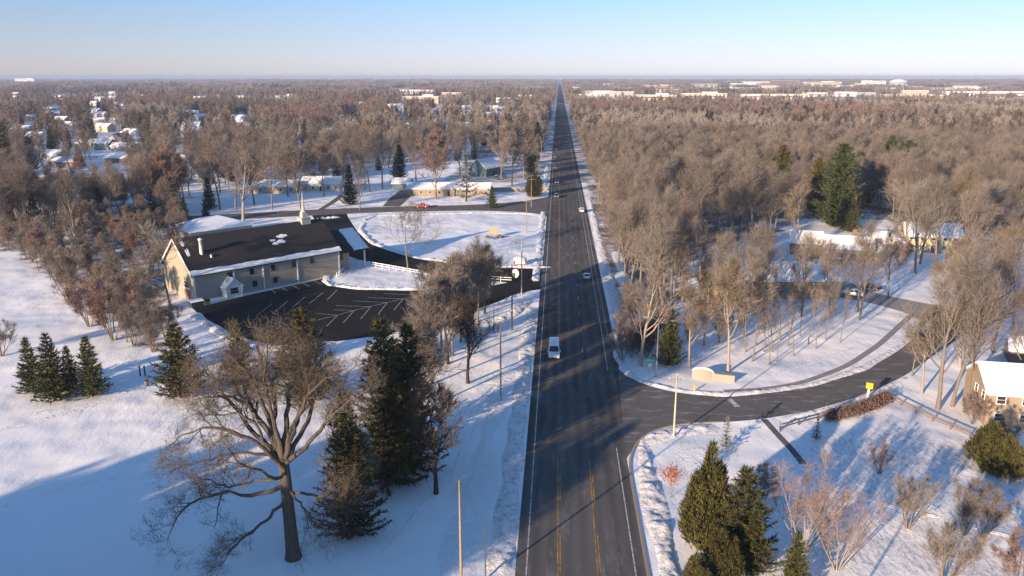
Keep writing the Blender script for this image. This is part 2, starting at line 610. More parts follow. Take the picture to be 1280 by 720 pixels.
def stripe(pts, wd, z, mb=None):
    P = np.array(pts, float)
    t = np.gradient(P, axis=0)
    t /= np.linalg.norm(t, axis=1, keepdims=True) + 1e-9
    nrm = np.c_[-t[:, 1], t[:, 0], t[:, 2] * 0]
    return ribbon(P - nrm * wd / 2, P + nrm * wd / 2, z, mb)
# ------------------------------------------------------------------ trees
def nrm(v):
    return v / (np.linalg.norm(v, axis=-1, keepdims=True) + 1e-9)


def spawn(rng, P, Rd, n, t0, t1, a0, a1, lenf, nseg, wander=0.12, up=0.05, rk=0.6, tip=0.35, rmin=0.012):
    N, S = P.shape[:2]
    par = np.repeat(np.arange(N), n)
    t = t0 + (t1 - t0) * (np.tile(np.arange(n), N) + rng.random(N * n)) / n
    x = t * (S - 1)
    i = np.minimum(x.astype(int), S - 2)
    fr = (x - i)[:, None]
    base = P[par, i] * (1 - fr) + P[par, i + 1] * fr
    rb = Rd[par, i] * (1 - fr[:, 0]) + Rd[par, i + 1] * fr[:, 0]
    tan = nrm(P[par, i + 1] - P[par, i])
    L = np.linalg.norm(np.diff(P, axis=1), axis=2).sum(1)[par]
    rand = nrm(rng.normal(size=(N * n, 3)))
    perp = nrm(rand - tan * (rand * tan).sum(1, keepdims=True))
    a = np.radians(rng.uniform(a0, a1, N * n))[:, None]
    d = nrm(tan * np.cos(a) + perp * np.sin(a))
    ln = lenf(L, t, rng)
    Q = np.zeros((N * n, nseg + 1, 3))
    Q[:, 0] = base
    for k in range(nseg):
        d = nrm(d + rng.normal(size=d.shape) * wander + np.array((0, 0, up)))
        Q[:, k + 1] = Q[:, k] + d * (ln / nseg)[:, None]
    r0 = np.maximum(np.minimum(rb * rk, ln * 0.045), rmin)
    RR = r0[:, None] * np.linspace(1, tip, nseg + 1)[None]
    return Q, RR


def slivers(rng, mb, P, n, t0, a0, a1, l0, l1, wd, up=0.15, mat=0):
    N, S = P.shape[:2]
    Q, _ = spawn(rng, P, np.ones((N, S)), n, t0, 1.0, a0, a1, lambda L, t, r: r.uniform(l0, l1, len(L)), 1, 0.0, up)
    d = Q[:, 1] - Q[:, 0]
    side = nrm(np.cross(d, rng.normal(size=d.shape))) * (wd * rng.uniform(0.7, 1.3, (len(d), 1))) / 2
    V = np.stack([Q[:, 0] - side, Q[:, 0] + side, Q[:, 1]], 1).reshape(-1, 3)
    mb.add(V, np.arange(len(V)).reshape(-1, 3), mat)


def ribbons(rng, mb, P, wd, mat=0):
    """thin two-sided twigs along polylines"""
    N, S = P.shape[:2]
    d = P[:, -1] - P[:, 0]
    side = nrm(np.cross(d, rng.normal(size=d.shape)))[:, None] * (wd * np.linspace(1, 0.45, S))[None, :, None] / 2
    V = np.stack([P - side, P + side], 2)
    idx = np.arange(N * S * 2).reshape(N, S, 2)
    q = np.stack([idx[:, :-1, 0], idx[:, :-1, 1], idx[:, 1:, 1], idx[:, 1:, 0]], -1).reshape(-1, 4)
    mb.add(V.reshape(-1, 3), q, mat)


class Proto:
    def __init__(s, name, H, trunk, crown, bark, leaf):
        s.H, s.tm, s.cm = H, trunk.mesh(name + '_trunk', bark, True), crown.mesh(name + '_crown', leaf)
        both = MB()
        for V in trunk.v:
            pass
        s.trunk, s.crown, s.bark, s.leaf, s.name = trunk, crown, bark, leaf, name

    def joined(s, name):
        both = MB()
        both.v = s.trunk.v + s.crown.v
        both.f = [(f, 0) for f, m in s.trunk.f] + [(f + s.trunk.n, 1) for f, m in s.crown.f]
        both.n = s.trunk.n + s.crown.n
        return bpy.data.objects.new(name, both.mesh(name, [s.bark, s.leaf]))


def bare_proto(name, seed, H=16.0, fork=0.28, spread=0.34, upright=0.12, nl=13, nb=7, nt_=8, ns=7, twig_w=0.05, sl=(0.7, 1.5), bark='bark', leaf='twigs', a=(28, 58), r0=None, lean=0.03, stems=1, top=1.0, sl_w=0.045, limbs_in_trunk=False):
    rng = np.random.default_rng(seed)
    tr, cr = MB(), MB()
    r0 = r0 or H * 0.0135
    P = np.zeros((stems, 9, 3))
    for s_ in range(stems):
        d = np.array((rng.normal() * lean, rng.normal() * lean, 1.0))
        if stems > 1:
            az = 2 * math.pi * (s_ + rng.random()) / stems
            tilt = rng.uniform(0.12, 0.55)
            d = np.array((math.cos(az) * tilt, math.sin(az) * tilt, 1.0))
            P[s_, 0] = (math.cos(az) * 0.15, math.sin(az) * 0.15, 0)
        Ht = H * top * (rng.uniform(0.75, 1.0) if stems > 1 else 0.92)
        for k in range(8):
            d = d + np.r_[rng.normal(size=2) * 0.05, 0]
            P[s_, k + 1] = P[s_, k] + nrm(d) * Ht / 8
    P[:, 0, 2] = -0.15
    Rt = r0 * np.array([1.25, 0.98, 0.88, 0.76, 0.62, 0.48, 0.34, 0.20, 0.07])[None].repeat(stems, 0)
    tr.tubes(P, Rt, 8)
    fl = lambda L, t, r: H * spread * np.clip(1.15 - 0.75 * (t - fork) / (1 - fork), 0.2, 1.2) * r.uniform(0.75, 1.2, len(L))
    L1, R1 = spawn(rng, P, Rt, nl, fork, 0.97, a[0], a[1], fl, 6, 0.10, upright, 0.55, 0.25)
    tr.tubes(L1, R1, 5)
    L2, R2 = spawn(rng, L1, R1, nb, 0.22, 1.0, 26, 62, lambda L, t, r: L * r.uniform(0.38, 0.68, len(L)) * (1.1 - 0.45 * t), 4, 0.14, upright * 0.9, 0.6, 0.3)
    (tr if limbs_in_trunk else cr).tubes(L2, R2 * (1.25 if limbs_in_trunk else 1.0), 3, cap=False)
    L3, R3 = spawn(rng, L2, R2, nt_, 0.15, 1.0, 20, 55, lambda L, t, r: np.maximum(L * 0.5, H * 0.05) * r.uniform(0.6, 1.2, len(L)), 2, 0.15, 0.10)
    ribbons(rng, cr, L3, twig_w)
    slivers(rng, cr, L3, ns, 0.1, 15, 55, sl[0] * H / 16, sl[1] * H / 16, sl_w, 0.18)
    slivers(rng, cr, L1[:, 3:], 10, 0.0, 25, 60, sl[0] * H / 16, sl[1] * H / 16, sl_w, 0.18)
    return Proto(name, H, tr, cr, bark, leaf)


def far_proto(name, seed, H=15.0, n=420, leaf='twigs', wd=0.16, spread=0.30):
    """tree for distances where limbs are below a pixel"""
    rng = np.random.default_rng(seed)
    tr, cr = MB(), MB()
    P = np.array([(0, 0, -0.2), (0.1, 0, H * 0.3), (0, 0.1, H * 0.65), (0, 0, H * 0.95)])
    tr.tubes(P, H * 0.014 * np.array([1.2, 0.9, 0.5, 0.1]), 4)
    L1, R1 = spawn(rng, P[None], np.full((1, 4), 0.15), 16, 0.22, 0.98, 25, 60, lambda L, t, r: H * spread * (1.2 - 0.8 * t) * r.uniform(0.7, 1.25, len(L)), 3, 0.12, 0.15)
    ribbons(rng, cr, L1, 0.16)
    slivers(rng, cr, L1, n // 16, 0.1, 15, 65, 1.2 * H / 15, 2.8 * H / 15, wd, 0.2)
    return Proto(name, H, tr, cr, 'bark', leaf)


def clump_proto(name, seed, size=46.0, n=26, leaf='twigs', con=0):
    """a piece of far-off woods: several tree crowns"""
    rng = np.random.default_rng(seed)
    tr, cr = MB(), MB()
    for i in range(n):
        x, y = rng.uniform(-size / 2, size / 2, 2)
        H = rng.uniform(11, 18)
        tr.cone((x, y, -0.2), 0.25, 0.08, H * 0.6, 3)
        m = 40
        th, z = rng.uniform(0, 6.28, m), rng.random(m)
        rr = rng.uniform(0.2, 1.0, m) * H * 0.3 * np.sqrt(np.clip(1.15 - z, 0, 1)) * (0.6 + z * 0.7)
        b = np.c_[x + rr * np.cos(th) * 0.6, y + rr * np.sin(th) * 0.6, H * (0.25 + 0.6 * z)]
        d = np.c_[np.cos(th) * 0.6, np.sin(th) * 0.6, rng.uniform(0.3, 1.1, m)] * rng.uniform(2, 4.5, (m, 1))
        sd_ = nrm(np.cross(d, rng.normal(size=d.shape))) * 0.35
        V = np.stack([b - sd_, b + sd_, b + d], 1).reshape(-1, 3)
        cr.add(V, np.arange(len(V)).reshape(-1, 3))
    return Proto(name, 15.0, tr, cr, 'bark', leaf)


def spruce_proto(name, seed, H=13.0,  rad=2.9, leaf='spruce_needles', dens=1.0, droop=0.10, base=0.03, power=0.85, bark='dark_bark', spray=(0.45, 0.95), sw=0.20, ragged=(0.55, 1.18)):
    rng = np.random.default_rng(seed)
    tr, cr = MB(), MB()
    P = np.array([(0, 0, -0.2), (0.03, 0, H * 0.35), (0, 0.04, H * 0.7), (0, 0, H)])
    tr.tubes(P, H * 0.016 * np.array([1.2, 0.8, 0.4, 0.06]), 7)
    nlev = int(H * 1.75)
    B, RB = [], []
    for k in range(nlev):
        t = base + (1 - base) * (k + rng.random() * 0.6) / nlev
        nb = int(rng.integers(8, 12) * (0.55 + 0.45 * (1 - t)))
        ph = rng.random() * 6.28
        for j in range(nb):
            az = ph + 6.28 * j / nb + rng.normal() * 0.15
            L = rad * ((1 - t) ** power + 0.03) * rng.uniform(*ragged)
            pts = np.zeros((4, 3))
            for q_ in range(4):
                s_ = q_ / 3
                pts[q_] = (math.cos(az) * L * s_, math.sin(az) * L * s_, t * H * 0.985 + L * (0.10 * s_ - droop * 3 * s_ * (1 - s_) + 0.22 * s_ * s_ * (1 - droop * 4)))
            B.append(pts)
            RB.append(0.02 + 0.012 * L)
    B = np.array(B)
    tr.tubes(B, np.array(RB)[:, None] * np.array([1, 0.75, 0.5, 0.2])[None], 3, cap=False)
    lens = np.linalg.norm(B[:, -1] - B[:, 0], axis=1)
    for lo, hi, k in ((0, 0.9, 12), (0.9, 1.8, 24), (1.8, 9, 40)):
        sel = (lens >= lo) & (lens < hi)
        if sel.any():
            slivers(rng, cr, B[sel], int(k * dens), 0.12, 25, 75, spray[0], spray[1], sw * 0.85, -0.08)
    slivers(rng, cr, B, int(4 * dens), 0.75, 5, 35, spray[0], spray[1], sw, 0.05)
    slivers(rng, cr, P[None, 1:], int(50 * dens), 0.5, 15, 50, 0.4, 0.8, 0.12, 0.3)
    return Proto(name, H, tr, cr, bark, leaf)


def plume_proto(name, seed, H=12.0, rad=2.0, n=9000, leaf='olive_needles', lobes=9):
    """arborvitae / juniper: upright plumes"""
    rng = np.random.default_rng(seed)
    tr, cr = MB(), MB()
    tr.tubes(np.array([(0, 0, -0.2), (0, 0, H * 0.5), (0, 0, H * 0.9)]), np.array((0.22, 0.12, 0.03)), 6)
    for i in range(lobes):
        az = 6.28 * i / lobes + rng.normal() * 0.3
        rr = rad * rng.uniform(0.15, 0.62) if i else 0
        c = np.array((math.cos(az) * rr, math.sin(az) * rr, 0.2))
        h = H * (rng.uniform(0.62, 0.92) if i else 1.0) * (1 - 0.25 * rr / rad)
        R_ = rad * rng.uniform(0.45, 0.62)
        m = n // lobes
        z = rng.random(m) ** 0.85
        th = rng.random(m) * 6.28
        prof = np.sin(np.clip(z * 0.93 + 0.07, 0, 1) * math.pi) ** 0.55 * (1 - z * 0.45)
        r_ = R_ * prof * rng.uniform(0.55, 1.05, m)
        b = c + np.c_[r_ * np.cos(th), r_ * np.sin(th), z * h * 0.93]
        d = np.c_[np.cos(th) * 0.35, np.sin(th) * 0.35, rng.uniform(0.4, 1.0, m)] + rng.normal(size=(m, 3)) * 0.18
        d = nrm(d) * rng.uniform(0.35, 0.8, (m, 1))
        sd_ = nrm(np.cross(d, rng.normal(size=d.shape))) * 0.085
        V = np.stack([b - sd_, b + sd_, b + d], 1).reshape(-1, 3)
        cr.add(V, np.arange(len(V)).reshape(-1, 3))
    return Proto(name, H, tr, cr, 'dark_bark', leaf)


def pine_proto(name, seed, H=20.0, rad=5.8, leaf='pine_needles'):
    rng = np.random.default_rng(seed)
    tr, cr = MB(), MB()
    P = np.array([(0, 0, -0.2), (0.2, 0, H * 0.35), (0, 0.2, H * 0.7), (0.1, 0, H * 0.97)])[None]
    Rt = H * 0.014 * np.array([[1.2, 0.9, 0.6, 0.1]])
    tr.tubes(P, Rt, 7)
    L1, R1 = spawn(rng, P, Rt, 52, 0.07, 0.99, 60, 92, lambda L, t, r: rad * np.clip(1.30 - 1.05 * t, 0.2, 1.0) * r.uniform(0.6, 1.15, len(L)), 4, 0.08, 0.05, 0.4, 0.3)
    tr.tubes(L1, R1, 4)
    L2, R2 = spawn(rng, L1, R1, 10, 0.3, 1.0, 25, 70, lambda L, t, r: np.maximum(L * 0.28, 0.6) * r.uniform(0.7, 1.2, len(L)), 2, 0.1, 0.12)
    slivers(rng, cr, L2, 22, 0.0, 30, 85, 0.35, 0.8, 0.15, 0.22)
    return Proto(name, H, tr, cr, 'bark', leaf)


def place(pr, x, y, H=None, rot=None, name='bare_tree', label='', cat='tree', group=None, z=0.0):
    s_ = (H or pr.H) / pr.H
    t = thing(name, label, cat, (x, y, z), random.random() * 6.28 if rot is None else rot, group, s_)
    for nm, me in (('trunk', pr.tm), ('crown', pr.cm)):
        o = bpy.data.objects.new(nm, me)
        COL.objects.link(o)
        o.parent = t
    return t


random.seed(7)
WOODS = [bare_proto('woods%d' % i, 100 + i, 17, fork=0.22 + 0.03 * (i % 4), spread=0.33 + 0.03 * (i % 3), upright=0.19 - 0.03 * (i % 3), nl=15, nb=9, nt_=7, ns=5, a=(26, 58), twig_w=0.030, sl_w=0.024, limbs_in_trunk=True) for i in range(8)]
YARD = [bare_proto('yard%d' % i, 200 + i, 13, fork=0.2, spread=0.42, upright=0.16, nl=12, nb=8, nt_=8, ns=8, a=(30, 60)) for i in range(4)]
REDS = [bare_proto('red%d' % i, 300 + i, 12, fork=0.16, spread=0.40, upright=0.14, nl=15, nb=8, nt_=8, ns=9, leaf='red_twigs', a=(28, 58)) for i in range(2)]
FAN = [bare_proto('fan%d' % i, 600 + i, 13, fork=0.2, spread=0.52, upright=0.07, nl=11, nb=8, nt_=7, ns=6, a=(36, 72), twig_w=0.035, sl_w=0.026) for i in range(2)]
SHADE = [bare_proto('bigdark%d' % i, 620 + i, 14, fork=0.16, spread=0.42, upright=0.12, nl=16, nb=9, nt_=9, ns=8, bark='dark_bark', a=(30, 66), r0=0.24) for i in range(2)]
PALE = [bare_proto('sycamore%d' % i, 320 + i, 17, fork=0.2, spread=0.34, upright=0.2, nl=10, nb=6, nt_=6, ns=5, bark='pale_bark', a=(24, 48), r0=0.3) for i in range(2)]
GOLD = [bare_proto('gold%d' % i, 340 + i, 14, fork=0.3, spread=0.31, upright=0.2, nl=12, nb=7, nt_=8, ns=7, bark='pale_bark', leaf='gold_twigs', a=(26, 56), r0=0.17, twig_w=0.035, sl_w=0.028) for i in range(3)]
DARKT = [bare_proto('shade%d' % i, 360 + i, 13, fork=0.22, spread=0.36, upright=0.14, nl=13, nb=8, nt_=7, ns=6, bark='dark_bark', leaf='dark_twigs', a=(28, 60), r0=0.24) for i in range(2)]
SHRUB = [bare_proto('shrub%d' % i, 380 + i, 5, fork=0.12, spread=0.30, upright=0.2, nl=5, nb=5, nt_=6, ns=6, stems=7, twig_w=0.02, sl=(1.0, 2.2), leaf='twigs', a=(15, 40), r0=0.05, sl_w=0.015) for i in range(3)]
PINKS = [bare_proto('pinkshrub%d' % i, 390 + i, 6, fork=0.15, spread=0.30, upright=0.22, nl=5, nb=5, nt_=6, ns=5, stems=8, twig_w=0.011, sl=(1.0, 2.2), leaf='pink_twigs', a=(12, 38), r0=0.04, sl_w=0.010, bark='pale_bark') for i in range(2)]
REDSH = [bare_proto('redshrub0', 395, 5, fork=0.12, spread=0.3, upright=0.2, nl=5, nb=5, nt_=6, ns=7, stems=7, twig_w=0.025, sl=(1.0, 2.2), leaf='red_twigs', a=(15, 40), r0=0.05, sl_w=0.024)]
SAPL = [bare_proto('sapling%d' % i, 398 + i, 9, fork=0.3, spread=0.2, upright=0.25, nl=9, nb=5, nt_=4, ns=4, a=(26, 55), r0=0.07, twig_w=0.022, sl_w=0.018) for i in range(2)]
SPRUCE = [spruce_proto('spruce%d' % i, 400 + i, 13, 3.7) for i in range(2)]
SPRUCE_HI = [spruce_proto('tallspruce%d' % i, 410 + i, 20, 4.6, 'olive_needles', 1.15, 0.14, power=0.7) for i in range(2)]
OLIVE = [spruce_proto('olive0', 420, 12, 4.4, 'olive_needles', 1.15, 0.06, power=0.7)]
DARKC = [spruce_proto('darkconifer0', 430, 14, 3.4, 'dark_needles', 1.0, 0.12)]
FROST = [spruce_proto('frost0', 440, 5, 1.5, 'blue_needles', 0.9, 0.05, spray=(0.2, 0.45), sw=0.09)]
PLUME = [plume_proto('plume0', 450, 12, 3.0, 13000, lobes=12), plume_proto('plume1', 451, 9, 3.2, 11000, lobes=12)]
ROUND = [plume_proto('roundshrub0', 455, 5, 3.0, 9000, lobes=14)]
PINE = [spruce_proto('pine%d' % i, 460 + i, 20, 6.2 - (i > 0) * 1.2, ['pine_needles', 'yellow_needles', 'pine_needles'][i], 1.0, 0.03, power=0.55, spray=(0.6, 1.2), sw=0.26, ragged=(0.30, 1.2)) for i in range(3)]
FAR = [far_proto('far%d' % i, 500 + i, leaf=['twigs', 'twigs', 'dark_twigs', 'pale_twigs', 'red_twigs'][i]) for i in range(5)]
FARC = [spruce_proto('farconifer', 510, 14, 3.2, 'dark_needles', 0.25, sw=0.5)]
CLUMP = [clump_proto('clump%d' % i, 520 + i, leaf=['twigs', 'dark_twigs', 'pale_twigs', 'red_twigs'][i]) for i in range(4)]
# ------------------------------------------------------------------ setting
def GP(pts, z=0.0):
    return [G(x, y, 0)[:2] + (z,) for x, y in pts]


def inside(poly, x, y):
    c, n = False, len(poly)
    j = n - 1
    for i in range(n):
        xi, yi, xj, yj = poly[i][0], poly[i][1], poly[j][0], poly[j][1]
        if (yi > y) != (yj > y) and x < (xj - xi) * (y - yi) / (yj - yi) + xi:
            c = not c
        j = i
    return c


def smoothpoly(pts, n=60):
    P = np.array(pts + [pts[0]], float)
    return [tuple(p) for p in resample(P, n)[:-1]]


WOOD_R = GP([(782, 402), (760, 350), (738, 300), (722, 225), (715, 170), (709, 140), (1330, 140), (1340, 300), (1200, 315), (1110, 275), (1000, 275), (965, 300), (880, 310), (850, 395), (810, 420)])
LAWN_R = GP([(1035, 548), (1110, 520), (1230, 560), (1320, 620), (1330, 740), (1060, 740), (985, 640), (1010, 570)])
WOOD_L = GP([(-80, 255), (30, 262), (200, 262), (300, 240), (420, 225), (520, 205), (610, 200), (655, 190), (682, 165), (690, 140), (-120, 140)])
HEDGE_L = GP([(-40, 300), (-40, 250), (120, 250), (235, 262), (238, 300), (222, 330), (225, 360), (215, 440), (170, 440), (130, 410), (60, 350), (20, 320)])


def build_ground():
    def axis(lo, hi, step, far):
        a = list(np.arange(lo, hi + 0.1, step))
        s, v = step, hi
        while v < far:
            s *= 1.35
            v += s
            a.append(min(v, far))
        s, v, b = step, lo, []
        while v > -far:
            s *= 1.35
            v -= s
            b.append(max(v, -far))
        return np.array(b[::-1] + a)
    xs, ys = axis(-330, 420, 5, 11900), axis(-20, 1000, 5, 11900)
    X, Y = np.meshgrid(xs, ys)
    V = np.c_[X.ravel(), Y.ravel(), np.zeros(X.size)]
    ny, nx = X.shape
    idx = np.arange(X.size).reshape(ny, nx)
    q = np.stack([idx[:-1, :-1], idx[:-1, 1:], idx[1:, 1:], idx[1:, :-1]], -1).reshape(-1, 4)
    mb = MB().add(V, q)
    o = structure('ground', mb, 'snow')
    wood, lawn = np.zeros(len(V), np.float32), np.zeros(len(V), np.float32)
    for i, (x, y, _) in enumerate(V):
        if y > 1000:
            wood[i] = 0.78
            continue
        if y < 60 or abs(x) > 700:
            continue
        if y > 380 and -60 < x < 40:
            wood[i] = 0.8
        elif inside(WOOD_R, x, y) or inside(HEDGE_L, x, y):
            wood[i] = 0.9
        elif inside(WOOD_L, x, y):
            wood[i] = 0.58
        if inside(LAWN_R, x, y):
            lawn[i] = 1.0
    for nm, arr in (('woodland', wood), ('lawn', lawn)):
        at = o.data.attributes.new(nm, 'FLOAT', 'POINT')
        at.data.foreach_set('value', arr)
    return o


def ground_material():
    q = NT('snow_ground')
    big = q.noise(0.035, 3)
    mid = q.noise(0.35, 4, 0.6, stretch=((1, 0.45, 1), R(28)))
    fine = q.noise(2.6, 5, 0.7)
    lf = q.noise(2.0, 5, 0.72, stretch=((1, 0.4, 1), R(-24)))
    lawn = q.n('ShaderNodeAttribute', attribute_name='lawn').outputs['Fac']
    wood = q.n('ShaderNodeAttribute', attribute_name='woodland').outputs['Fac']
    w1, w2 = q.noise(0.09, 4, 0.65), q.noise(1.1, 5, 0.7)
    gr = q.math('MULTIPLY', q.ramp(q.noise(3.4, 5, 0.75), [(0.60, 0.0), (0.74, 0.7)]), q.ramp(q.noise(0.02, 2), [(0.45, 0.0), (0.62, 1.0)]))
    c = q.mix(big, (0.79, 0.79, 0.80), (0.86, 0.86, 0.865))
    c = q.mix(gr, c, (0.36, 0.33, 0.27))
    lmask = q.math('MULTIPLY', lawn, q.ramp(lf, [(0.47, 0.0), (0.68, 0.85)]))
    c = q.mix(lmask, c, (0.36, 0.32, 0.265))
    f = q.math('ADD', q.math('MULTIPLY', w1, 0.55), q.math('MULTIPLY', w2, 0.45))
    wm = q.math('GREATER_THAN', q.math('ADD', f, q.math('MULTIPLY', wood, 0.42)), 0.80)
    wm = q.ramp(q.math('ADD', f, q.math('MULTIPLY', wood, 0.35)), [(0.70, 0.0), (0.84, 1.0)])
    c = q.mix(wm, c, (0.12, 0.088, 0.064))
    q.col(c).rough(0.7, 0.3)
    b = q.bump(big, 2.4)
    b = q.bump(q.math('MULTIPLY', mid, q.ramp(q.noise(0.03, 2), [(0.35, 0.15), (0.62, 1.0)])), 0.30, 1.0, b)
    b = q.bump(fine, 0.03, 1.0, b)
    q.bump(q.math('MULTIPLY', lf, lawn), 0.14, 1.0, b)
    return q.m


M['snow'] = ground_material()
build_ground()

MR_L, MR_R1, MR_R2 = -3.8, 9.9, 11.6
mb = MB()
ys = [10, 60, 100, 128, 135, 160, 250, 600, 1200, 2500, 6000]
re_ = [MR_R1, MR_R1, MR_R1, 11.0, MR_R2, MR_R2, MR_R2, MR_R2, MR_R2, MR_R2, MR_R2]
ribbon([(MR_L, y, 0) for y in ys], [(x, y, 0) for x, y in zip(re_, ys)], 0.020, mb)
structure('main_road', mb, 'road_asphalt')

SIDE_U = [(752, 440), (772, 462), (800, 482), (850, 493), (900, 497), (960, 492), (1020, 482), (1080, 463), (1120, 441), (1152, 415), (1190, 390), (1240, 372)]
SIDE_D = [(772, 590), (791, 560), (808, 541), (850, 530), (930, 527), (975, 521), (1030, 510), (1090, 490), (1135, 468), (1172, 440), (1218, 412), (1270, 394)]
SU, SD = resample(GP(SIDE_U), 50), resample(GP(SIDE_D), 50)
structure('side_road', ribbon(SU, SD, 0.012), 'side_asphalt')
CU = [(705, 240), (690, 244), (672, 250), (600, 256), (480, 258.5), (380, 262.5), (300, 267), (180, 273), (60, 280)]
CL = [(705, 276), (690, 274), (676, 266), (600, 263), (480, 265), (400, 269), (300, 274), (180, 281), (60, 289)]
structure('street_or_sunlit_band', ribbon(resample(GP(CU), 40), resample(GP(CL), 40), 0.012), 'side_asphalt')
DU = [(432, 260), (434, 270), (447, 290), (464, 306), (520, 324), (600, 334), (655, 336), (700, 336)]
DL = [(386, 264), (400, 284), (424, 316), (450, 326), (500, 334), (570, 346), (640, 354), (700, 358)]
structure('church_driveway', ribbon(resample(GP(DU), 40), resample(GP(DL), 40), 0.009), 'fresh_asphalt')
LOT = [(241, 386), (300, 371), (405, 348), (410, 357), (450, 361), (520, 362), (590, 362), (640, 352), (700, 350), (700, 358), (660, 364), (612, 381), (562, 398), (520, 411), (470, 420), (420, 427), (330, 433), (290, 420), (262, 404)]
lot = MB().poly(GP(LOT, 0.006))
structure('parking_lot', lot, 'fresh_asphalt')
# side path, driveways and far streets
PATH = resample(GP([(905, 489), (960, 486), (1005, 478), (1060, 457), (1100, 430), (1130, 402), (1150, 385)]), 40)
structure('sidewalk', stripe(PATH, 1.2, 0.005), 'path_paving')
structure('path', stripe(resample(GP([(955, 524), (972, 543), (990, 562), (1004, 580)]), 14), 1.0, 0.008), 'side_asphalt')
structure('driveway', ribbon(resample(GP([(1185, 384), (1150, 378), (1100, 368), (1060, 352), (1030, 345)]), 16), resample(GP([(1160, 405), (1130, 390), (1085, 378), (1040, 370), (1010, 360)]), 16), 0.010), 'path_paving')
structure('driveway', ribbon(GP([(478, 258), (488, 247), (500, 238)]), GP([(500, 258), (512, 247), (520, 238)]), 0.008), 'side_asphalt')
structure('driveway', ribbon(GP([(397, 262), (410, 254), (425, 243)]), GP([(404, 262), (418, 254), (434, 243)]), 0.008), 'side_asphalt')
structure('street', stripe(resample(GP([(85, 250), (118, 222), (130, 200), (140, 182), (150, 165)]), 20), 9.0, 0.006), 'snow')
sunlit_band = stripe([(-70, 1560, 0), (-20, 1557, 0), (30, 1554, 0), (80, 1552, 0)], 16, 0.05)
structure('street_or_sunlit_band', sunlit_band, 'pale_concrete')  # sunlit gap on the far road, put into the band's pale colour

# painted markings
mw, my = MB(), MB()
def line(mbx, x, y0, y1, wd=0.14, z=0.026, x1=None, dash=None):
    x1 = x if x1 is None else x1
    n = 1
    segs = [(y0, y1)]
    if dash:
        segs = [(a, min(a + dash[0], y1)) for a in np.arange(y0, y1, dash[0] + dash[1])]
    for a, b in segs:
        xa, xb = (x + (x1 - x) * (q - y0) / (y1 - y0) for q in (a, b))
        mbx.add([(xa - wd / 2, a, z), (xa + wd / 2, a, z), (xb + wd / 2, b, z), (xb - wd / 2, b, z)], [(0, 1, 2, 3)])
line(mw, -2.65, 30, 900)
line(mw, 8.75, 30, 101)
line(mw, 9.35, 131, 900)
line(mw, 10.5, 150, 420, 0.12)
line(mw, 5.2, 140, 300, 0.12, dash=(3, 9))
for x in (0.62, 4.82):
    line(my, x, 30, 97, 0.13)
line(my, 0.90, 30, 97, 0.13, dash=(7, 7))
line(my, 5.10, 30, 97, 0.13, dash=(7, 7))
line(my, 0.75, 150, 900, 0.16)
structure('road_marking', mw, 'white_paint')
structure('road_marking', my, 'yellow_paint')
structure('road_marking', ribbon(GP([(908, 499), (914, 498)]), GP([(919, 509), (925, 508)]), 0.016), 'white_paint')
mp_ = MB()
Z6 = [((560, 558), (480, 620)), ((640, 545), (573, 600)), ((725, 525), (655, 583)), ((815, 503), (745, 560)), ((885, 490), (835, 540)),
      ((760, 438), (810, 463)), ((705, 452), (752, 474)), ((650, 460), (700, 488)), ((600, 475), (640, 495)), ((550, 487), (580, 506)),
      ((1215, 535), (1170, 590)), ((1135, 555), (1090, 612)), ((1055, 572), (1003, 635)), ((972, 592), (915, 655)), ((890, 615), (832, 672)), ((1295, 517), (1250, 570)),
      ((965, 545), (1132, 553)), ((880, 568), (1052, 574)), ((870, 588), (972, 594)), ((780, 608), (890, 616)), ((1040, 528), (1215, 535)), ((1120, 508), (1295, 517)),
      ((790, 640), (890, 615)), ((890, 615), (972, 592)), ((972, 592), (1055, 572)), ((1055, 572), (1135, 553)), ((1135, 553), (1215, 534)), ((1215, 534), (1295, 516)),
      ((620, 630), (670, 632)), ((540, 650), (620, 655))]
for (a, b) in Z6:
    p, q_ = G(200 + a[0] / 4, 240 + a[1] / 4), G(200 + b[0] / 4, 240 + b[1] / 4)
    stripe([p, q_], 0.13, 0.013, mp_)
structure('parking_stripes', mp_, 'white_paint')

# kerb along the near right edge and round the corner
kp = resample([(MR_R1 + 0.15, y, 0) for y in (20, 50, 80, 97)] + GP([(793, 556), (808, 540), (850, 529.5), (905, 528)]), 60)
mbk = MB()
t = nrm(np.gradient(kp, axis=0)); n_ = np.c_[-t[:, 1], t[:, 0], t[:, 2] * 0]
prof = [(-0.17, 0.0), (-0.15, 0.12), (0.17, 0.14), (0.17, 0.0)]
V = np.stack([kp + n_ * a + np.array((0, 0, h)) for a, h in prof], 1)
idx = np.arange(len(kp) * 4).reshape(-1, 4)
mbk.add(V.reshape(-1, 3), np.stack([idx[:-1, :-1], idx[1:, :-1], idx[1:, 1:], idx[:-1, 1:]], -1).reshape(-1, 4))
structure('kerb', mbk, 'kerb_concrete')


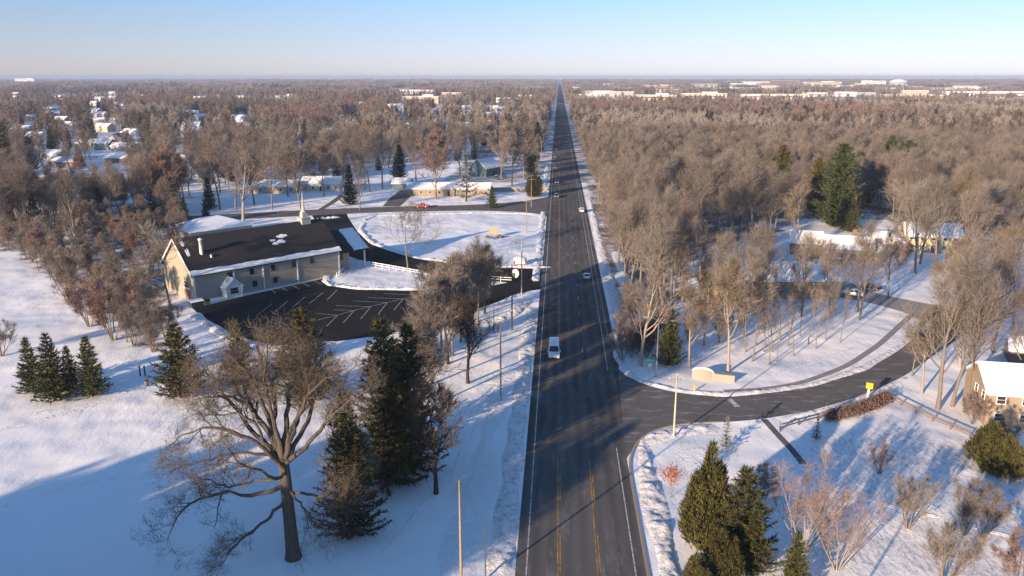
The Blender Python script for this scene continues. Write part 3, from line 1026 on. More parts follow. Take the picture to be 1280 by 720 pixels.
def snowbank(pts, wd, h, seed=0, mat='ploughed_snow', step=0.45, lump=1.0):
    P = np.array(pts, float)
    L = np.linalg.norm(np.diff(P, axis=0), axis=1).sum()
    P = resample(P, max(6, int(L / step)))
    t = nrm(np.gradient(P, axis=0))
    nr = np.c_[-t[:, 1], t[:, 0], t[:, 2] * 0]
    m = max(5, int(wd / 0.4))
    V = []
    for i, p in enumerate(P):
        ew = wd * (0.8 + (0.9 if mat == 'verge_snow' else 0.45) * noise.noise(Vector((p[0] * 0.12, p[1] * 0.12, seed * 3.1))))
        end = min(1.0, i / 6, (len(P) - 1 - i) / 6)
        for j in range(m + 1):
            v = j / m
            x, y = p[0] + nr[i, 0] * (v - 0.5) * ew, p[1] + nr[i, 1] * (v - 0.5) * ew
            pr = math.sin(math.pi * v) ** (1.5 if mat == 'verge_snow' else 0.7) * end
            a = noise.noise(Vector((x * 0.35, y * 0.35, seed))) * 0.55 + noise.noise(Vector((x * 1.1, y * 1.1, seed + 5))) * 0.5 * lump + noise.noise(Vector((x * 2.7, y * 2.7, seed + 9))) * 0.28 * lump
            V.append((x, y, -0.03 + h * pr * max(0.08, 0.62 + a)))
    n = len(P)
    idx = np.arange(n * (m + 1)).reshape(n, m + 1)
    q = np.stack([idx[:-1, :-1], idx[1:, :-1], idx[1:, 1:], idx[:-1, 1:]], -1).reshape(-1, 4)
    o = structure('snowbank', MB().add(V, q), mat, True)
    return o


snowbank([(-5.4, y, 0) for y in (55, 80, 110, 140, 170)], 3.6, 0.42, 1)
snowbank([(-5.2, 192, 0), (-5.2, 230, 0), (-5.3, 300, 0)], 3.0, 0.45, 2)
snowbank([(-6, 345, 0), (-6, 400, 0), (-6, 460, 0)], 3.0, 0.4, 3, step=0.8)
snowbank([(12.3, y, 0) for y in (55, 75, 97)] + GP([(806, 552), (840, 540), (900, 534)]), 3.8, 0.5, 4, lump=1.2)
snowbank([(13.4, y, 0) for y in (330, 290, 240, 170, 145)] + GP([(772, 448), (790, 472)]), 3.0, 0.5, 5)
snowbank(GP([(788, 470), (812, 480), (850, 488), (900, 494), (960, 489), (1020, 480), (1080, 460), (1120, 436), (1150, 411)]), 1.9, 0.40, 6)
snowbank(GP([(975, 524), (1030, 513), (1090, 494), (1135, 471)]), 1.6, 0.4, 7)
snowbank(GP([(404, 350), (412, 357), (450, 361), (520, 362), (580, 360), (612, 354)]), 2.2, 0.7, 8)
snowbank(GP([(240, 392), (262, 407), (290, 424), (340, 436), (420, 429)]), 4.0, 0.8, 9)
snowbank(GP([(470, 422), (520, 413), (562, 400), (612, 384), (655, 366)]), 2.5, 0.6, 10)
snowbank(GP([(690, 334), (655, 334), (600, 332), (520, 322), (466, 304), (450, 288), (455, 278)]), 2.4, 0.6, 11)
snowbank(GP([(452, 277), (468, 270), (520, 268), (600, 266), (672, 268)]), 2.6, 0.5, 12)
snowbank(GP([(430, 320), (420, 330), (410, 342), (408, 352)]), 2.4, 0.8, 13)
snowbank(GP([(392, 277), (405, 273), (425, 271)]), 3.5, 0.8, 14)
snowbank(GP([(620, 404), (640, 392), (662, 374)]), 4.0, 0.7, 15)
# rough uneven snow thrown by the plough over the verges
snowbank([(-9.5, y, 0) for y in (55, 80, 100, 130)], 6.5, 0.18, 16, 'verge_snow', lump=1.6)
snowbank([(16.5, 58, 0), (17.0, 75, 0), (19.0, 92, 0)] + GP([(870, 552)]), 7.5, 0.16, 17, 'verge_snow', lump=1.6)
snowbank([(17.0, 140, 0), (17.0, 175, 0), (17.5, 230, 0)], 5.0, 0.2, 18, 'verge_snow', lump=1.4)

# vehicle and foot tracks in the lawn snow
for off in (0, 1):
    for side in (-0.35, 0.35):
        snowbank([(a + side + off * 1.5, b - off * 1.2, 0) for a, b, _ in GP([(1015, 596), (1060, 616), (1110, 632), (1180, 648), (1260, 668)])], 0.7, 0.13, 30 + off, 'lawn_snow', lump=0.8)
snowbank(GP([(1134, 662), (1118, 690), (1100, 722)]), 0.8, 0.10, 33, 'lawn_snow')

# trodden trails over the open field
snowbank(GP([(-30, 545), (40, 528), (110, 508), (190, 484)]), 3.2, 0.10, 40, 'verge_snow', lump=1.8)
snowbank(GP([(20, 520), (75, 512), (140, 503)]), 4.0, 0.10, 41, 'verge_snow', lump=1.8)
snowbank(GP([(-20, 640), (120, 600), (240, 590), (330, 560)]), 1.0, 0.07, 42, 'lawn_snow', lump=1.5)
snowbank(GP([(470, 700), (520, 640), (580, 560), (610, 500)]), 0.9, 0.07, 43, 'lawn_snow', lump=1.5)
snowbank(GP([(560, 318), (600, 300), (650, 290)]), 0.9, 0.08, 44, 'lawn_snow', lump=1.5)
snowbank(GP([(900, 478), (960, 470), (1020, 452), (1080, 430)]), 1.0, 0.08, 45, 'lawn_snow', lump=1.5)
# ------------------------------------------------------------------ buildings
def window(parent, c, wd, ht, face, frame='white_trim', glass='window_glass', name='window', depth=0.12):
    """window in a wall; face = outward unit vector in the parent's frame"""
    fx, fy = face
    n = np.array((fx, fy, 0.0)); s = np.array((-fy, fx, 0.0)); c = np.array(c, float)
    f = MB()
    up = np.array((0, 0, 1.0))
    for a, b in ((-1, 0), (1, 0)):
        f.bar(c + s * a * wd / 2 - up * (ht / 2 + 0.06) + n * 0.03, c + s * a * wd / 2 + up * (ht / 2 + 0.06) + n * 0.03, 0.12, 0.1)
    for b in (-1, 1):
        f.bar(c + up * b * ht / 2 - s * (wd / 2 - 0.06) + n * 0.04, c + up * b * ht / 2 + s * (wd / 2 - 0.06) + n * 0.04, 0.1, 0.12)
    f.bar(c - s * (wd / 2 - 0.06) + n * 0.025, c + s * (wd / 2 - 0.06) + n * 0.025, 0.05, 0.05)
    o = f.build(name, frame, parent)
    p = MB()
    q = [c + s * a * (wd / 2 - 0.05) + up * b * (ht / 2 - 0.05) + n * 0.012 for a, b in ((-1, -1), (1, -1), (1, 1), (-1, 1))]
    p.poly(q)
    p.build('pane', glass, o)
    return o


def gable_shell(w_, d, h, rise, x0=0.0, y0=0.0):
    """walls with gables at both x ends"""
    pts = [(x0, y0, 0), (x0, y0 + d, 0), (x0, y0 + d, h), (x0, y0 + d / 2, h + rise), (x0, y0, h)]
    return MB().prism(pts, (w_, 0, 0))


def gable_roof(w_, d, h, rise, oh=0.5, th=0.22, x0=0.0, y0=0.0, sides=(0, 1)):
    m = MB()
    k = rise / (d / 2)
    for sgn in sides:
        if sgn == 0:
            pts = [(x0 - oh, y0 - oh, h - k * oh), (x0 - oh, y0 + d / 2, h + rise), (x0 - oh, y0 + d / 2, h + rise + th), (x0 - oh, y0 - oh, h - k * oh + th)]
        else:
            pts = [(x0 - oh, y0 + d / 2, h + rise), (x0 - oh, y0 + d + oh, h - k * oh), (x0 - oh, y0 + d + oh, h - k * oh + th), (x0 - oh, y0 + d / 2, h + rise + th)]
        m.prism([(a, b, c + 0.004) for a, b, c in pts], (w_ + 2 * oh, 0, 0))
    return m


def hip_roof(w_, d, h, rise, oh=0.6, x0=0.0, y0=0.0, z0=0.004):
    ax, bx, ay, by = x0 - oh, x0 + w_ + oh, y0 - oh, y0 + d + oh
    z = h - 0.1 + z0
    r0, r1 = min(d / 2 + oh, (bx - ax) / 2 - 0.2), 0
    V = [(ax, ay, z), (bx, ay, z), (bx, by, z), (ax, by, z), (ax, ay, z + 0.2), (bx, ay, z + 0.2), (bx, by, z + 0.2), (ax, by, z + 0.2), (ax + r0, (ay + by) / 2, h + rise), (bx - r0, (ay + by) / 2, h + rise)]
    m = MB().add(V, [(3, 2, 1, 0), (0, 1, 5, 4), (1, 2, 6, 5), (2, 3, 7, 6), (3, 0, 4, 7), (4, 5, 9, 8), (6, 7, 8, 9)])
    return m.add(V, [(5, 6, 9), (7, 4, 8)])


def house(name, label, px, py, w_, d, h, rise, rot, kind='gable', wall='tan_brick', roof='roof_snow', detail=1, group=None, chimney=False, windows=None, cat='house', door=True, glass='window_glass'):
    x, y, _ = G(px, py)
    t = thing(name, label, cat, (x, y, 0), R(rot), group)
    x0, y0 = -w_ / 2, -d / 2
    (gable_shell(w_, d, h, rise, x0, y0) if kind == 'gable' else MB().box((0, 0, h / 2), (w_, d, h))).build('wall', wall, t)
    rf = (gable_roof(w_, d, h, rise, x0=x0, y0=y0) if kind == 'gable' else hip_roof(w_, d, h, rise, x0=x0, y0=y0)).build('roof', roof, t)
    if chimney:
        c = MB().box((w_ * 0.18, 0.6, h + rise + 0.2), (0.9, 0.7, 2.2))
        c.box((w_ * 0.18, 0.6, h + rise + 1.4), (1.1, 0.9, 0.2))
        c.build('chimney', 'red_brick', rf)
    if detail:
        n = windows or max(2, int(w_ / 3.6))
        for fl in range(1 if h < 4.2 else 2):
            z = 1.6 + fl * 2.7
            for i in range(n):
                xx = x0 + (i + 0.5) * w_ / n
                if door and fl == 0 and i == n // 2:
                    continue
                window(t, (xx, y0, z), 1.2, 1.25, (0, -1), glass=glass)
            window(t, (x0, 0, z), 1.1, 1.2, (-1, 0), glass=glass)
            if detail > 1:
                window(t, (x0, -d * 0.3, z), 1.1, 1.2, (-1, 0), glass=glass)
        if door:
            xx = x0 + (n // 2 + 0.5) * w_ / n
            dm = MB().box((xx, y0 - 0.03, 1.06), (1.0, 0.07, 2.1)).build('door', 'dark_door', t)
            MB().box((xx + 0.36, y0 - 0.09, 1.0), (0.06, 0.05, 0.12)).build('handle', 'grey_metal', dm)
    return t


# ---- the church
O, E = np.array(G(245, 378)), np.array(G(425, 342.5))
CL_, rot_c = float(np.linalg.norm(E - O)), math.atan2(E[1] - O[1], E[0] - O[0])
ch = thing('church', 'large tan church with dark shingle roof and white steeple beside the parking lot', 'church', tuple(O), rot_c)
CW, CH, CR = 17.0, 6.5, 6.9
ux = np.array((math.cos(rot_c), math.sin(rot_c), 0))


def along(px):
    lo, hi = -5.0, CL_ + 15
    for _ in range(40):
        m = (lo + hi) / 2
        if to_px(O + ux * m + np.array((0, 0, 3)))[0] < px:
            lo = m
        else:
            hi = m
    return lo


gable_shell(CL_, CW, CH, CR).build('wall', 'church_siding', ch)
rf = gable_roof(CL_, CW, CH, CR, 0.55, 0.28).build('roof', 'dark_shingle', ch)
kx = CR / (CW / 2)
# snow left along the eave and in patches on the near slope
sb = MB()
m = 60
V = []
for i in range(m + 1):
    x = -0.5 + (CL_ + 1.0) * i / m
    e = 0.95 + 0.22 * noise.noise(Vector((x * 0.6, 1.3, 0)))
    V += [(x, -0.62, CH - kx * 0.62 + 0.30), (x, -0.58, CH - kx * 0.58 + 0.46), (x, e - 0.55, CH + kx * (e - 0.55) + 0.42), (x, e - 0.4, CH + kx * (e - 0.4) + 0.27)]
idx = np.arange(len(V)).reshape(-1, 4)
sb.add(V, np.stack([idx[:-1, :-1], idx[1:, :-1], idx[1:, 1:], idx[:-1, 1:]], -1).reshape(-1, 4))
sb.build('eave_snow', 'roof_snow', rf, True)


def roof_patch(x, y, rx, ry, seed, z0=0.30):
    random.seed(seed)
    for _ in range(7):
        mbp = MB()
        cx, cy = x + random.uniform(-rx, rx), y + random.uniform(-ry, ry)
        n = 11
        a0 = random.uniform(0.5, 1.0)
        ring = []
        for i in range(n):
            a = 6.283 * i / n
            r_ = a0 * (0.75 + 0.4 * random.random())
            px_, py_ = cx + math.cos(a) * r_ * rx * 0.5, cy + math.sin(a) * r_ * ry * 0.5
            ring.append((px_, py_, CH + kx * py_ + z0))
        mbp.add([(cx, cy, CH + kx * cy + z0 + 0.12)] + ring, [(0, 1 + i, 1 + (i + 1) % n) for i in range(n)])
        mbp.build('snow_patch', 'roof_snow', rf, True)


roof_patch(along(375) - 3, 4.6, 2.6, 0.9, 3)
roof_patch(1.4, 5.6, 0.7, 1.6, 4)
for zx in (352, 462, 568, 672, 763):
    window(ch, (along(200 + zx / 4), 0, 4.9), 1.0, 1.35, (0, -1), 'dark_metal')
for zx in (472, 575):
    window(ch, (along(200 + zx / 4), 0, 1.75), 1.1, 1.4, (0, -1), 'dark_metal')
for zx in (372, 518, 688):
    xx = along(200 + zx / 4)
    MB().box((xx, -0.09, 3.15), (0.28, 0.16, 6.1)).build('downspout', 'white_trim', ch)
for xx in (0.06, CL_ - 0.06):
    MB().box((xx, -0.04, CH / 2), (0.35, 0.14, CH - 0.5)).build('corner_board', 'white_trim', ch)
MB().bar((-0.62, -0.5, CH - 0.25), (-0.62, CW / 2, CH + CR + 0.1), 0.10, 0.45).bar((-0.62, CW / 2, CH + CR + 0.1), (-0.62, CW + 0.5, CH - 0.25), 0.1, 0.45).build('barge_board', 'white_trim', ch)
dg = MB().box((-0.06, 4.2, 1.15), (0.12, 2.4, 2.3)).build('door', 'red_brick', ch)
MB().box((-0.14, 4.2, 1.15), (0.05, 0.08, 2.2)).build('door_frame', 'dark_metal', dg)
window(ch, (0, 4.2, 3.5), 2.4, 1.6, (-1, 0), 'white_trim')
MB().box((-0.05, 4.2, 2.6), (0.2, 3.4, 0.3)).build('lintel', 'white_trim', ch)
vp = MB().lathe((4.2, 4.2, CH + kx * 4.2 - 0.2), [(0.42, 0), (0.42, 3.6), (0.55, 3.62), (0.55, 3.9), (0.1, 4.1)], 10)
vp.build('flue', 'white_vinyl', rf, True)
MB().lathe((6.0, 3.1, CH + kx * 3.1 - 0.1), [(0.35, 0), (0.35, 0.8), (0.1, 1.0)], 10).build('vent', 'grey_metal', rf, True)
# steeple
uy = np.array((-ux[1], ux[0], 0))
sx = min(np.arange(20, CL_ + 4, 0.1), key=lambda m: abs(to_px(O + ux * m + uy * CW / 2 + np.array((0, 0, CH + CR)))[0] - 380))
sx = min(float(sx), CL_ - 1.8)
zr = CH + CR
st = MB().box((sx, CW / 2, zr + 0.2), (2.5, 2.5, 1.6)).build('steeple', 'grey_paint', ch)
MB().box((sx, CW / 2, zr + 1.08), (2.8, 2.8, 0.18)).build('cornice', 'grey_paint', st)
MB().box((sx, CW / 2, zr + 1.85), (1.5, 1.5, 1.4), taper=0.86).build('belfry', 'grey_paint', st)
MB().lathe((sx, CW / 2, zr + 2.5), [(0.78, 0), (0.5, 0.6), (0.28, 2.0), (0.04, 5.6)], 8).build('spire', 'grey_paint', st)
# covered entrance at the far gable
pe = MB().box((CL_ + 2.5, CW / 2, 2.7), (5.0, CW - 6.0, 5.4)).build('entrance_wall', 'church_siding', ch)
ex, ew, eh, er = CL_ + 0.6, CW - 3.0, 5.3, 4.3
ro = gable_roof(9.0, ew, eh, er, 0.5, 0.22, ex, 1.5).build('entrance_roof', 'dark_shingle', ch)
ke = er / (ew / 2)
V = []
for i in range(13):
    v = i / 12
    y = 1.0 + (ew / 2 + 0.45) * v
    e = 0.25 * noise.noise(Vector((y, 0.4, 0)))
    z = eh - ke * 0.5 + ke * (y - 1.0) + 0.24
    V += [(ex + 5.0 + e, y, z), (ex + 5.3 + e, y, z + 0.16), (ex + 9.45, y, z + 0.16), (ex + 9.5, y, z)]
idx = np.arange(len(V)).reshape(-1, 4)
MB().add(V, np.stack([idx[:-1, :-1], idx[:-1, 1:], idx[1:, 1:], idx[1:, :-1]], -1).reshape(-1, 4)).build('roof_snow', 'roof_snow', ro, True)
for yy in (2.2, CW - 2.2):
    MB().box((ex + 8.7, yy, 2.6), (0.32, 0.32, 5.2)).build('post', 'white_trim', ch)
window(ch, (CL_ + 2.5, 3.0, 3.6), 1.0, 1.4, (0, -1), 'dark_metal')
# gabled side porch
s1 = along(286)
pv = MB()
pv.prism([(s1 - 2.0, -2.7, 0.0), (s1 + 2.0, -2.7, 0.0), (s1 + 2.0, -2.7, 2.7), (s1, -2.7, 4.5), (s1 - 2.0, -2.7, 2.7)], (0, 2.68, 0))
po = pv.build('porch', 'white_vinyl', ch)
for sgn in (-1, 1):
    MB().prism([(s1, -3.0, 4.55), (s1 + sgn * 2.35, -3.0, 2.45), (s1 + sgn * 2.35, -3.0, 2.65), (s1, -3.0, 4.8)][::sgn], (0, 2.98, 0)).build('porch_roof', 'roof_snow', po)
window(po, (s1, -2.7, 1.8), 2.1, 1.5, (0, -1), 'white_trim')
for sgn in (-1, 1):
    MB().box((s1 + sgn * 1.85, -2.78, 1.35), (0.35, 0.14, 2.7)).build('pilaster', 'white_trim', po)
MB().box((s1 - 5.0, -1.8, 0.2), (5.0, 3.2, 0.4)).build('stoop', 'roof_snow', ch)
MB().box((s1 + 14.0, -0.6, 0.06), (26.0, 1.0, 0.12)).build('foundation_walk', 'pale_concrete', ch)

# dumpster and yellow bin by the gable corner
x, y, _ = G(246, 384)
d_ = thing('dumpster', 'dark green dumpster at the near corner of the tan church', 'dumpster', (x, y, 0), rot_c)
MB().prism([(-1.3, -0.8, 0.1), (1.3, -0.8, 0.1), (1.45, -0.8, 1.4), (-1.45, -0.8, 1.4)], (0, 1.6, 0)).build('body', 'green_metal', d_)
MB().prism([(-1.48, -0.84, 1.41), (1.48, -0.84, 1.41), (1.48, 0.84, 1.75), (-1.48, 0.84, 1.75)], (0, 0, 0.06)).build('lid', 'roof_snow', d_)
for sx_ in (-1, 1):
    MB().box((sx_ * 1.42, 0, 1.0), (0.12, 1.0, 0.12)).build('lift_bar', 'dark_metal', d_)
x, y, _ = G(259.5, 380.5)
d_ = thing('salt_bin', 'small yellow bin on the ground between dumpster and white porch', 'bin', (x, y, 0), rot_c)
MB().box((0, 0, 0.45), (1.0, 0.8, 0.8), taper=1.12).build('body', 'sign_yellow', d_)
MB().prism([(-0.6, -0.5, 0.85), (0.6, -0.5, 0.85), (0.6, 0.5, 1.1), (-0.6, 0.5, 1.1)], (0, 0, 0.07)).build('lid', 'dark_metal', d_)
# snow covered hip roofed hall behind the church
house('church_hall', 'low hall with a snow-covered hip roof behind the big church', 266, 297, 20, 15, 4.0, 3.0, math.degrees(rot_c), 'hip', 'church_siding', 'roof_snow', 1, cat='hall', windows=4)

# ---- houses near the side road
hr = house('house', 'tan brick two-storey house with snowy roof at the bend of the side road', 1292, 522, 17, 9.5, 5.4, 2.9, -8, 'gable', 'tan_brick', 'roof_snow', 2, windows=5, door=True, chimney=True)
t = house('house', 'wide golden brick house with hip roof half hidden behind bare trees', 975, 366, 24, 11, 4.4, 3.4, 4, 'hip', 'tan_brick', 'roof_snow', 1, windows=6, chimney=True)
MB().prism([(-18.5, -6.2, 0), (-18.5, 5.0, 0), (-18.5, 5.0, 4.2), (-18.5, -0.6, 8.2), (-18.5, -6.2, 4.2)], (7.5, 0, 0)).build('wing_wall', 'tan_brick', t)
gable_roof(7.5, 11.2, 4.2, 4.0, 0.4, 0.22, -18.5, -6.2).build('wing_roof', 'roof_snow', t)
window(t, (-14.7, -6.2, 1.7), 1.5, 1.3, (0, -1))
t = house('house', 'low house of three snowy gables in front of the tall dark pine', 1057, 322, 13, 9, 3.6, 2.6, -14, 'gable', 'tan_siding', 'roof_snow', 1, windows=4)
MB().prism([(-15, 0, 0), (-15, 9, 0), (-15, 9, 3.6), (-15, 4.5, 6.2), (-15, 0, 3.6)], (8.4, 0, 0)).build('wing_wall', 'brown_wall', t)
gable_roof(8.4, 9, 3.6, 2.6, 0.4, 0.22, -15, 0).build('wing_roof', 'roof_snow', t)
MB().box((11, 9.5, 1.9), (10, 8, 3.8)).build('garage_wall', 'tan_siding', t)
hip_roof(10, 8, 3.8, 2.8, 0.6, 6, 5.5).build('garage_roof', 'roof_snow', t)
MB().box((2.0, 3.0, 6.6), (1.0, 0.9, 2.4)).build('chimney', 'red_brick', t)
MB().prism([(6.52, -3.4, 0), (6.52, 3.4, 0), (6.52, 3.4, 2.8), (6.52, 0, 4.4), (6.52, -3.4, 2.8)], (3, 0, 0)).build('porch_wall', 'tan_siding', t)
gable_roof(3, 6.8, 2.8, 1.6, 0.3, 0.2, 6.55, -3.4).build('porch_roof', 'roof_snow', t)
house('house', 'pale yellow sided house behind a fan of bare trees', 1160, 312, 15, 9, 5.0, 3.0, -10, 'gable', 'yellow_siding', 'roof_snow', 1, windows=5)
house('house', 'brown house deep in the wood behind the yellow house', 1262, 275, 14, 9, 3.4, 2.6, 12, 'gable', 'brown_wall', 'roof_snow', 1)
house('shed', 'small snow-roofed shed at the frame edge past the curve', 1290, 452, 8, 6, 2.8, 1.6, -20, 'gable', 'brown_wall', 'roof_snow', 0, cat='shed')

# ---- houses across the cross street
t = house('house', 'long red brick ranch house with tan wall facing the cross street', 562, 243, 36, 10, 3.2, 1.9, 3, 'gable', 'tan_brick', 'roof_snow', 1, windows=9, chimney=True)
house('house', 'dark blue-grey house with steep snowy roof behind the long ranch', 606, 219, 13, 11, 4.5, 4.2, 60, 'gable', 'teal_siding', 'roof_snow', 1)
house('garage', 'dark garage with snowy roof at the end of the brick ranch drive', 503, 236, 8, 8, 3.0, 2.0, 2, 'gable', 'teal_siding', 'roof_snow', 0, cat='garage')
house('house', 'cream house with snowy roof behind two round bare trees', 404, 237, 17, 10, 3.4, 2.6, 4, 'gable', 'cream_wall', 'roof_snow', 1, windows=5)
house('house', 'tan ranch house half hidden left of the cream house', 342, 240, 22, 10, 3.2, 2.2, 6, 'gable', 'beige_wall', 'roof_snow', 1, windows=5)
# low tan retaining wall beside the ranch
a, b = np.array(G(597, 240)), np.array(G(684, 238.5))
wl = tag(MB().bar(a + (0, 0, 0.9), b + (0, 0, 0.9), 0.5, 1.9).build('garden_wall', 'buff_stone'), 'low tan wall running from the brick ranch to the main road', 'wall')

HOUSES = [  # px, py, w, d, h, rise, rot, wall, roof, label
    (66, 199, 17, 10, 3.4, 2.6, -12, 'grey_wall', 'roof_snow', 'grey ranch house with twin snowy roofs by the blue-shaded street'),
    (85, 208, 15, 10, 3.2, 2.4, 6, 'brown_wall', 'roof_snow', 'brown low house in front of the grey ranch by the shaded street'),
    (66, 226, 16, 11, 3.2, 2.4, 20, 'brown_wall', 'roof_snow', 'brown house with bright snow roof beside a dark conifer'),
    (58, 244, 17, 10, 3.2, 2.6, 28, 'tan_siding', 'brown_roof', 'brown-roofed house where the hedgerow begins'),
    (132, 250, 15, 10, 3.2, 3.0, 40, 'brown_wall', 'brown_roof', 'brown gable house at the near end of the shaded street'),
    (131, 187, 12, 10, 5.0, 2.4, 3, 'teal_siding', 'roof_snow', 'blue two-storey house at the head of the shaded street'),
    (108, 184, 15, 9, 3.4, 2.6, -8, 'yellow_siding', 'roof_snow', 'yellowish house left of the blue two-storey house'),
    (158, 188, 17, 10, 3.2, 2.2, 8, 'beige_wall', 'roof_snow', 'beige ranch house right of the blue two-storey house'),
    (156, 203, 19, 10, 3.2, 2.4, 2, 'brown_wall', 'roof_snow', 'wide brown house facing the shaded street'),
    (186, 232, 16, 11, 3.2, 2.6, -32, 'brown_wall', 'brown_roof', 'brown house with partly bare roof beside the red tree'),
    (241, 208, 16, 10, 3.4, 2.8, -20, 'beige_wall', 'roof_snow', 'beige house between the red tree and the pale sycamore'),
    (28, 165, 15, 10, 3.4, 2.6, 10, 'grey_wall', 'roof_snow', 'grey house among trees at far edge of the subdivision'),
    (46, 174, 15, 10, 3.4, 2.6, -15, 'white_wall', 'roof_snow', 'white house among trees in front of the far grey house'),
    (86, 162, 13, 10, 5.2, 2.6, 15, 'cream_wall', 'roof_snow', 'cream two-storey house catching sun in the far woods'),
    (125, 147, 16, 11, 4.6, 2.6, 0, 'pink_wall', 'roof_snow', 'pinkish house deep in the far woods'),
    (130, 128, 30, 18, 7, 4, 10, 'white_wall', 'roof_snow', 'bright white large-roofed house far out in the brown woods'),
    (240, 169, 16, 11, 4.0, 3.0, 25, 'tan_siding', 'roof_snow', 'tan house on the slope above the pale sycamore'),
    (300, 152, 18, 12, 4.6, 3.0, -10, 'white_wall', 'roof_snow', 'white house among trees below the far row of houses'),
    (250, 126, 24, 14, 6, 3.4, 5, 'grey_wall', 'roof_snow', 'first of two far grey houses with snowy roofs'),
    (304, 126, 26, 14, 7, 3.4, -6, 'cream_wall', 'roof_snow', 'cream house beyond the far grey house'),
    (352, 126, 26, 16, 7, 3.6, 18, 'white_wall', 'roof_snow', 'white house alone in woods beyond the dark conifers'),
    (371, 174, 13, 11, 4.6, 3.4, 30, 'pink_wall', 'roof_snow', 'pinkish house left of the dark conifer in mid woods'),
    (408, 177, 15, 11, 4.4, 3.8, -28, 'white_wall', 'roof_snow', 'bright snow-roofed house right of the dark conifer in mid woods'),
    (615, 149, 17, 12, 5.0, 3.6, 42, 'red_brick', 'roof_snow', 'red brick house with bright snowy gable near the main road'),
    (586, 139, 20, 12, 5.0, 3.2, 10, 'pink_wall', 'roof_snow', 'pinkish house behind the red brick snowy gable house'),
    (492, 139, 26, 18, 6.0, 4.6, 25, 'white_wall', 'roof_snow', 'house with a broad bright snow roof below the tan school'),
    (822, 136, 17, 12, 5.5, 3.6, 30, 'white_wall', 'roof_snow', 'white house at the far edge of the big wood'),
    (776, 135, 16, 12, 5.5, 3.4, -15, 'cream_wall', 'roof_snow', 'cream house at the far edge of the big wood beside the road'),
    (949, 140, 16, 12, 5.5, 3.4, 20, 'white_wall', 'roof_snow', 'white house peeping out of the big wood under the long cream store'),
    (986, 136, 18, 12, 5.5, 3.4, -25, 'grey_wall', 'roof_snow', 'grey house peeping out of the big wood under the brown offices'),
]
HOUSE_SPOTS = [G(a_, b_)[:2] + (9,) for a_, b_ in ((974, 252), (1108, 232), (1130, 230), (846, 300), (1046, 278), (1030, 280))] + [G(975, 366)[:2] + (20,), G(1057, 322)[:2] + (16,), G(1160, 312)[:2] + (10,)]
for (px, py, w_, d, h, rise, rot, wall, roof, lab) in HOUSES:
    house('house', lab, px, py, w_, d, h, rise, rot, 'gable', wall, roof, 1 if py > 160 else 0, windows=3 if py > 160 else None, door=False)
    HOUSE_SPOTS.append(G(px, py)[:2] + (max(w_, d),))


def block(name, label, x0, x1, top, base, wall, depth=40, bands=1, roofm='roof_snow', cat='building', rot=0.0, step=False):
    a, b = np.array(G(x0, base)), np.array(G(x1, base))
    wd = float(np.linalg.norm(b - a))
    c = (a + b) / 2
    h = max(5.0, height_of((x0 + x1) / 2, base, top))
    rz = math.atan2(b[1] - a[1], b[0] - a[0]) + R(rot)
    t = thing(name, label, cat, tuple(c), rz)
    MB().box((0, depth / 2, h / 2), (wd, depth, h)).build('wall', wall, t)
    r_ = MB().box((0, depth / 2, h + 0.25), (wd + 0.8, depth + 0.8, 0.5))
    if step:
        r_.box((wd * 0.18, depth * 0.55, h + 2.0), (wd * 0.3, depth * 0.5, 3.0))
    r_.build('roof', roofm, t)
    for k in range(bands):
        z = h * (k + 0.55) / bands
        wm = MB().box((-wd * 0.03, -0.05, z), (wd * 0.86, 0.2, min(1.6, h / bands * 0.3)))
        wm.build('window_band', 'window_glass', t)
    if bands == 1:
        MB().box((wd * 0.1, -0.35, h * 0.3), (wd * 0.12, 0.6, h * 0.5)).build('door', 'dark_door', t)
    HOUSE_SPOTS.append((c[0], c[1], wd))
    return t


block('store', 'low tan roadside store row right of the far main road', 716, 728, 109, 113, 'beige_wall', 40)
block('store', 'low cream store beside the sunlit crossing', 715, 756, 118, 122.5, 'cream_wall', 35)
block('store', 'long cream store with tan front at the far wood edge', 798, 845, 119, 125.5, 'beige_wall', 45, step=True)
block('store', 'longest white store front above the big wood', 853, 908, 117, 124.5, 'cream_wall', 50, step=True)
block('store', 'long pale yellow store behind dark conifers', 928, 1008, 118, 124.5, 'cream_wall', 50)
block('warehouse', 'pale warehouse right of the long yellow store', 1010, 1034, 116, 121, 'white_wall', 45)
block('warehouse', 'white warehouse with snow roof past the pale warehouse', 1044, 1070, 115, 120.5, 'white_wall', 45)
block('warehouse', 'narrow tan warehouse behind the long cream store', 800, 824, 107, 110.5, 'pink_wall', 60)
block('warehouse', 'reddish brick warehouse next to the narrow tan one', 826, 844, 106, 111, 'pink_wall', 60)
block('warehouse', 'very long low white warehouse behind the white store front', 868, 945, 109.5, 112.5, 'white_wall', 70)
block('office_building', 'brown brick office block with dark window bands on the skyline', 966, 1000, 101, 107.5, 'brown_wall', 60, 3)
block('office_building', 'pale office block on the skyline left of the brown offices', 930, 962, 102, 105.5, 'white_wall', 60, 2)
block('office_building', 'cream stepped office block right of the brown offices', 1006, 1052, 102.5, 107.5, 'cream_wall', 60, 3, step=True)
block('tower_block', 'squat white tower left of the pair on the right skyline', 1080, 1090, 100.5, 107.5, 'white_wall', 40, 3)
block('tower_block', 'white tower beside the domed arena on the skyline', 1094, 1107, 101, 106.5, 'white_wall', 40, 3)
block('warehouse', 'long pinkish warehouse above the right part of the wood', 1112, 1152, 118.5, 124.5, 'pink_wall', 50)
block('warehouse', 'tan warehouse right of the long pinkish one', 1156, 1180, 119, 124, 'beige_wall', 45)
block('warehouse', 'white flat-roofed store left of the last far warehouse', 1186, 1224, 114.5, 119, 'white_wall', 50)
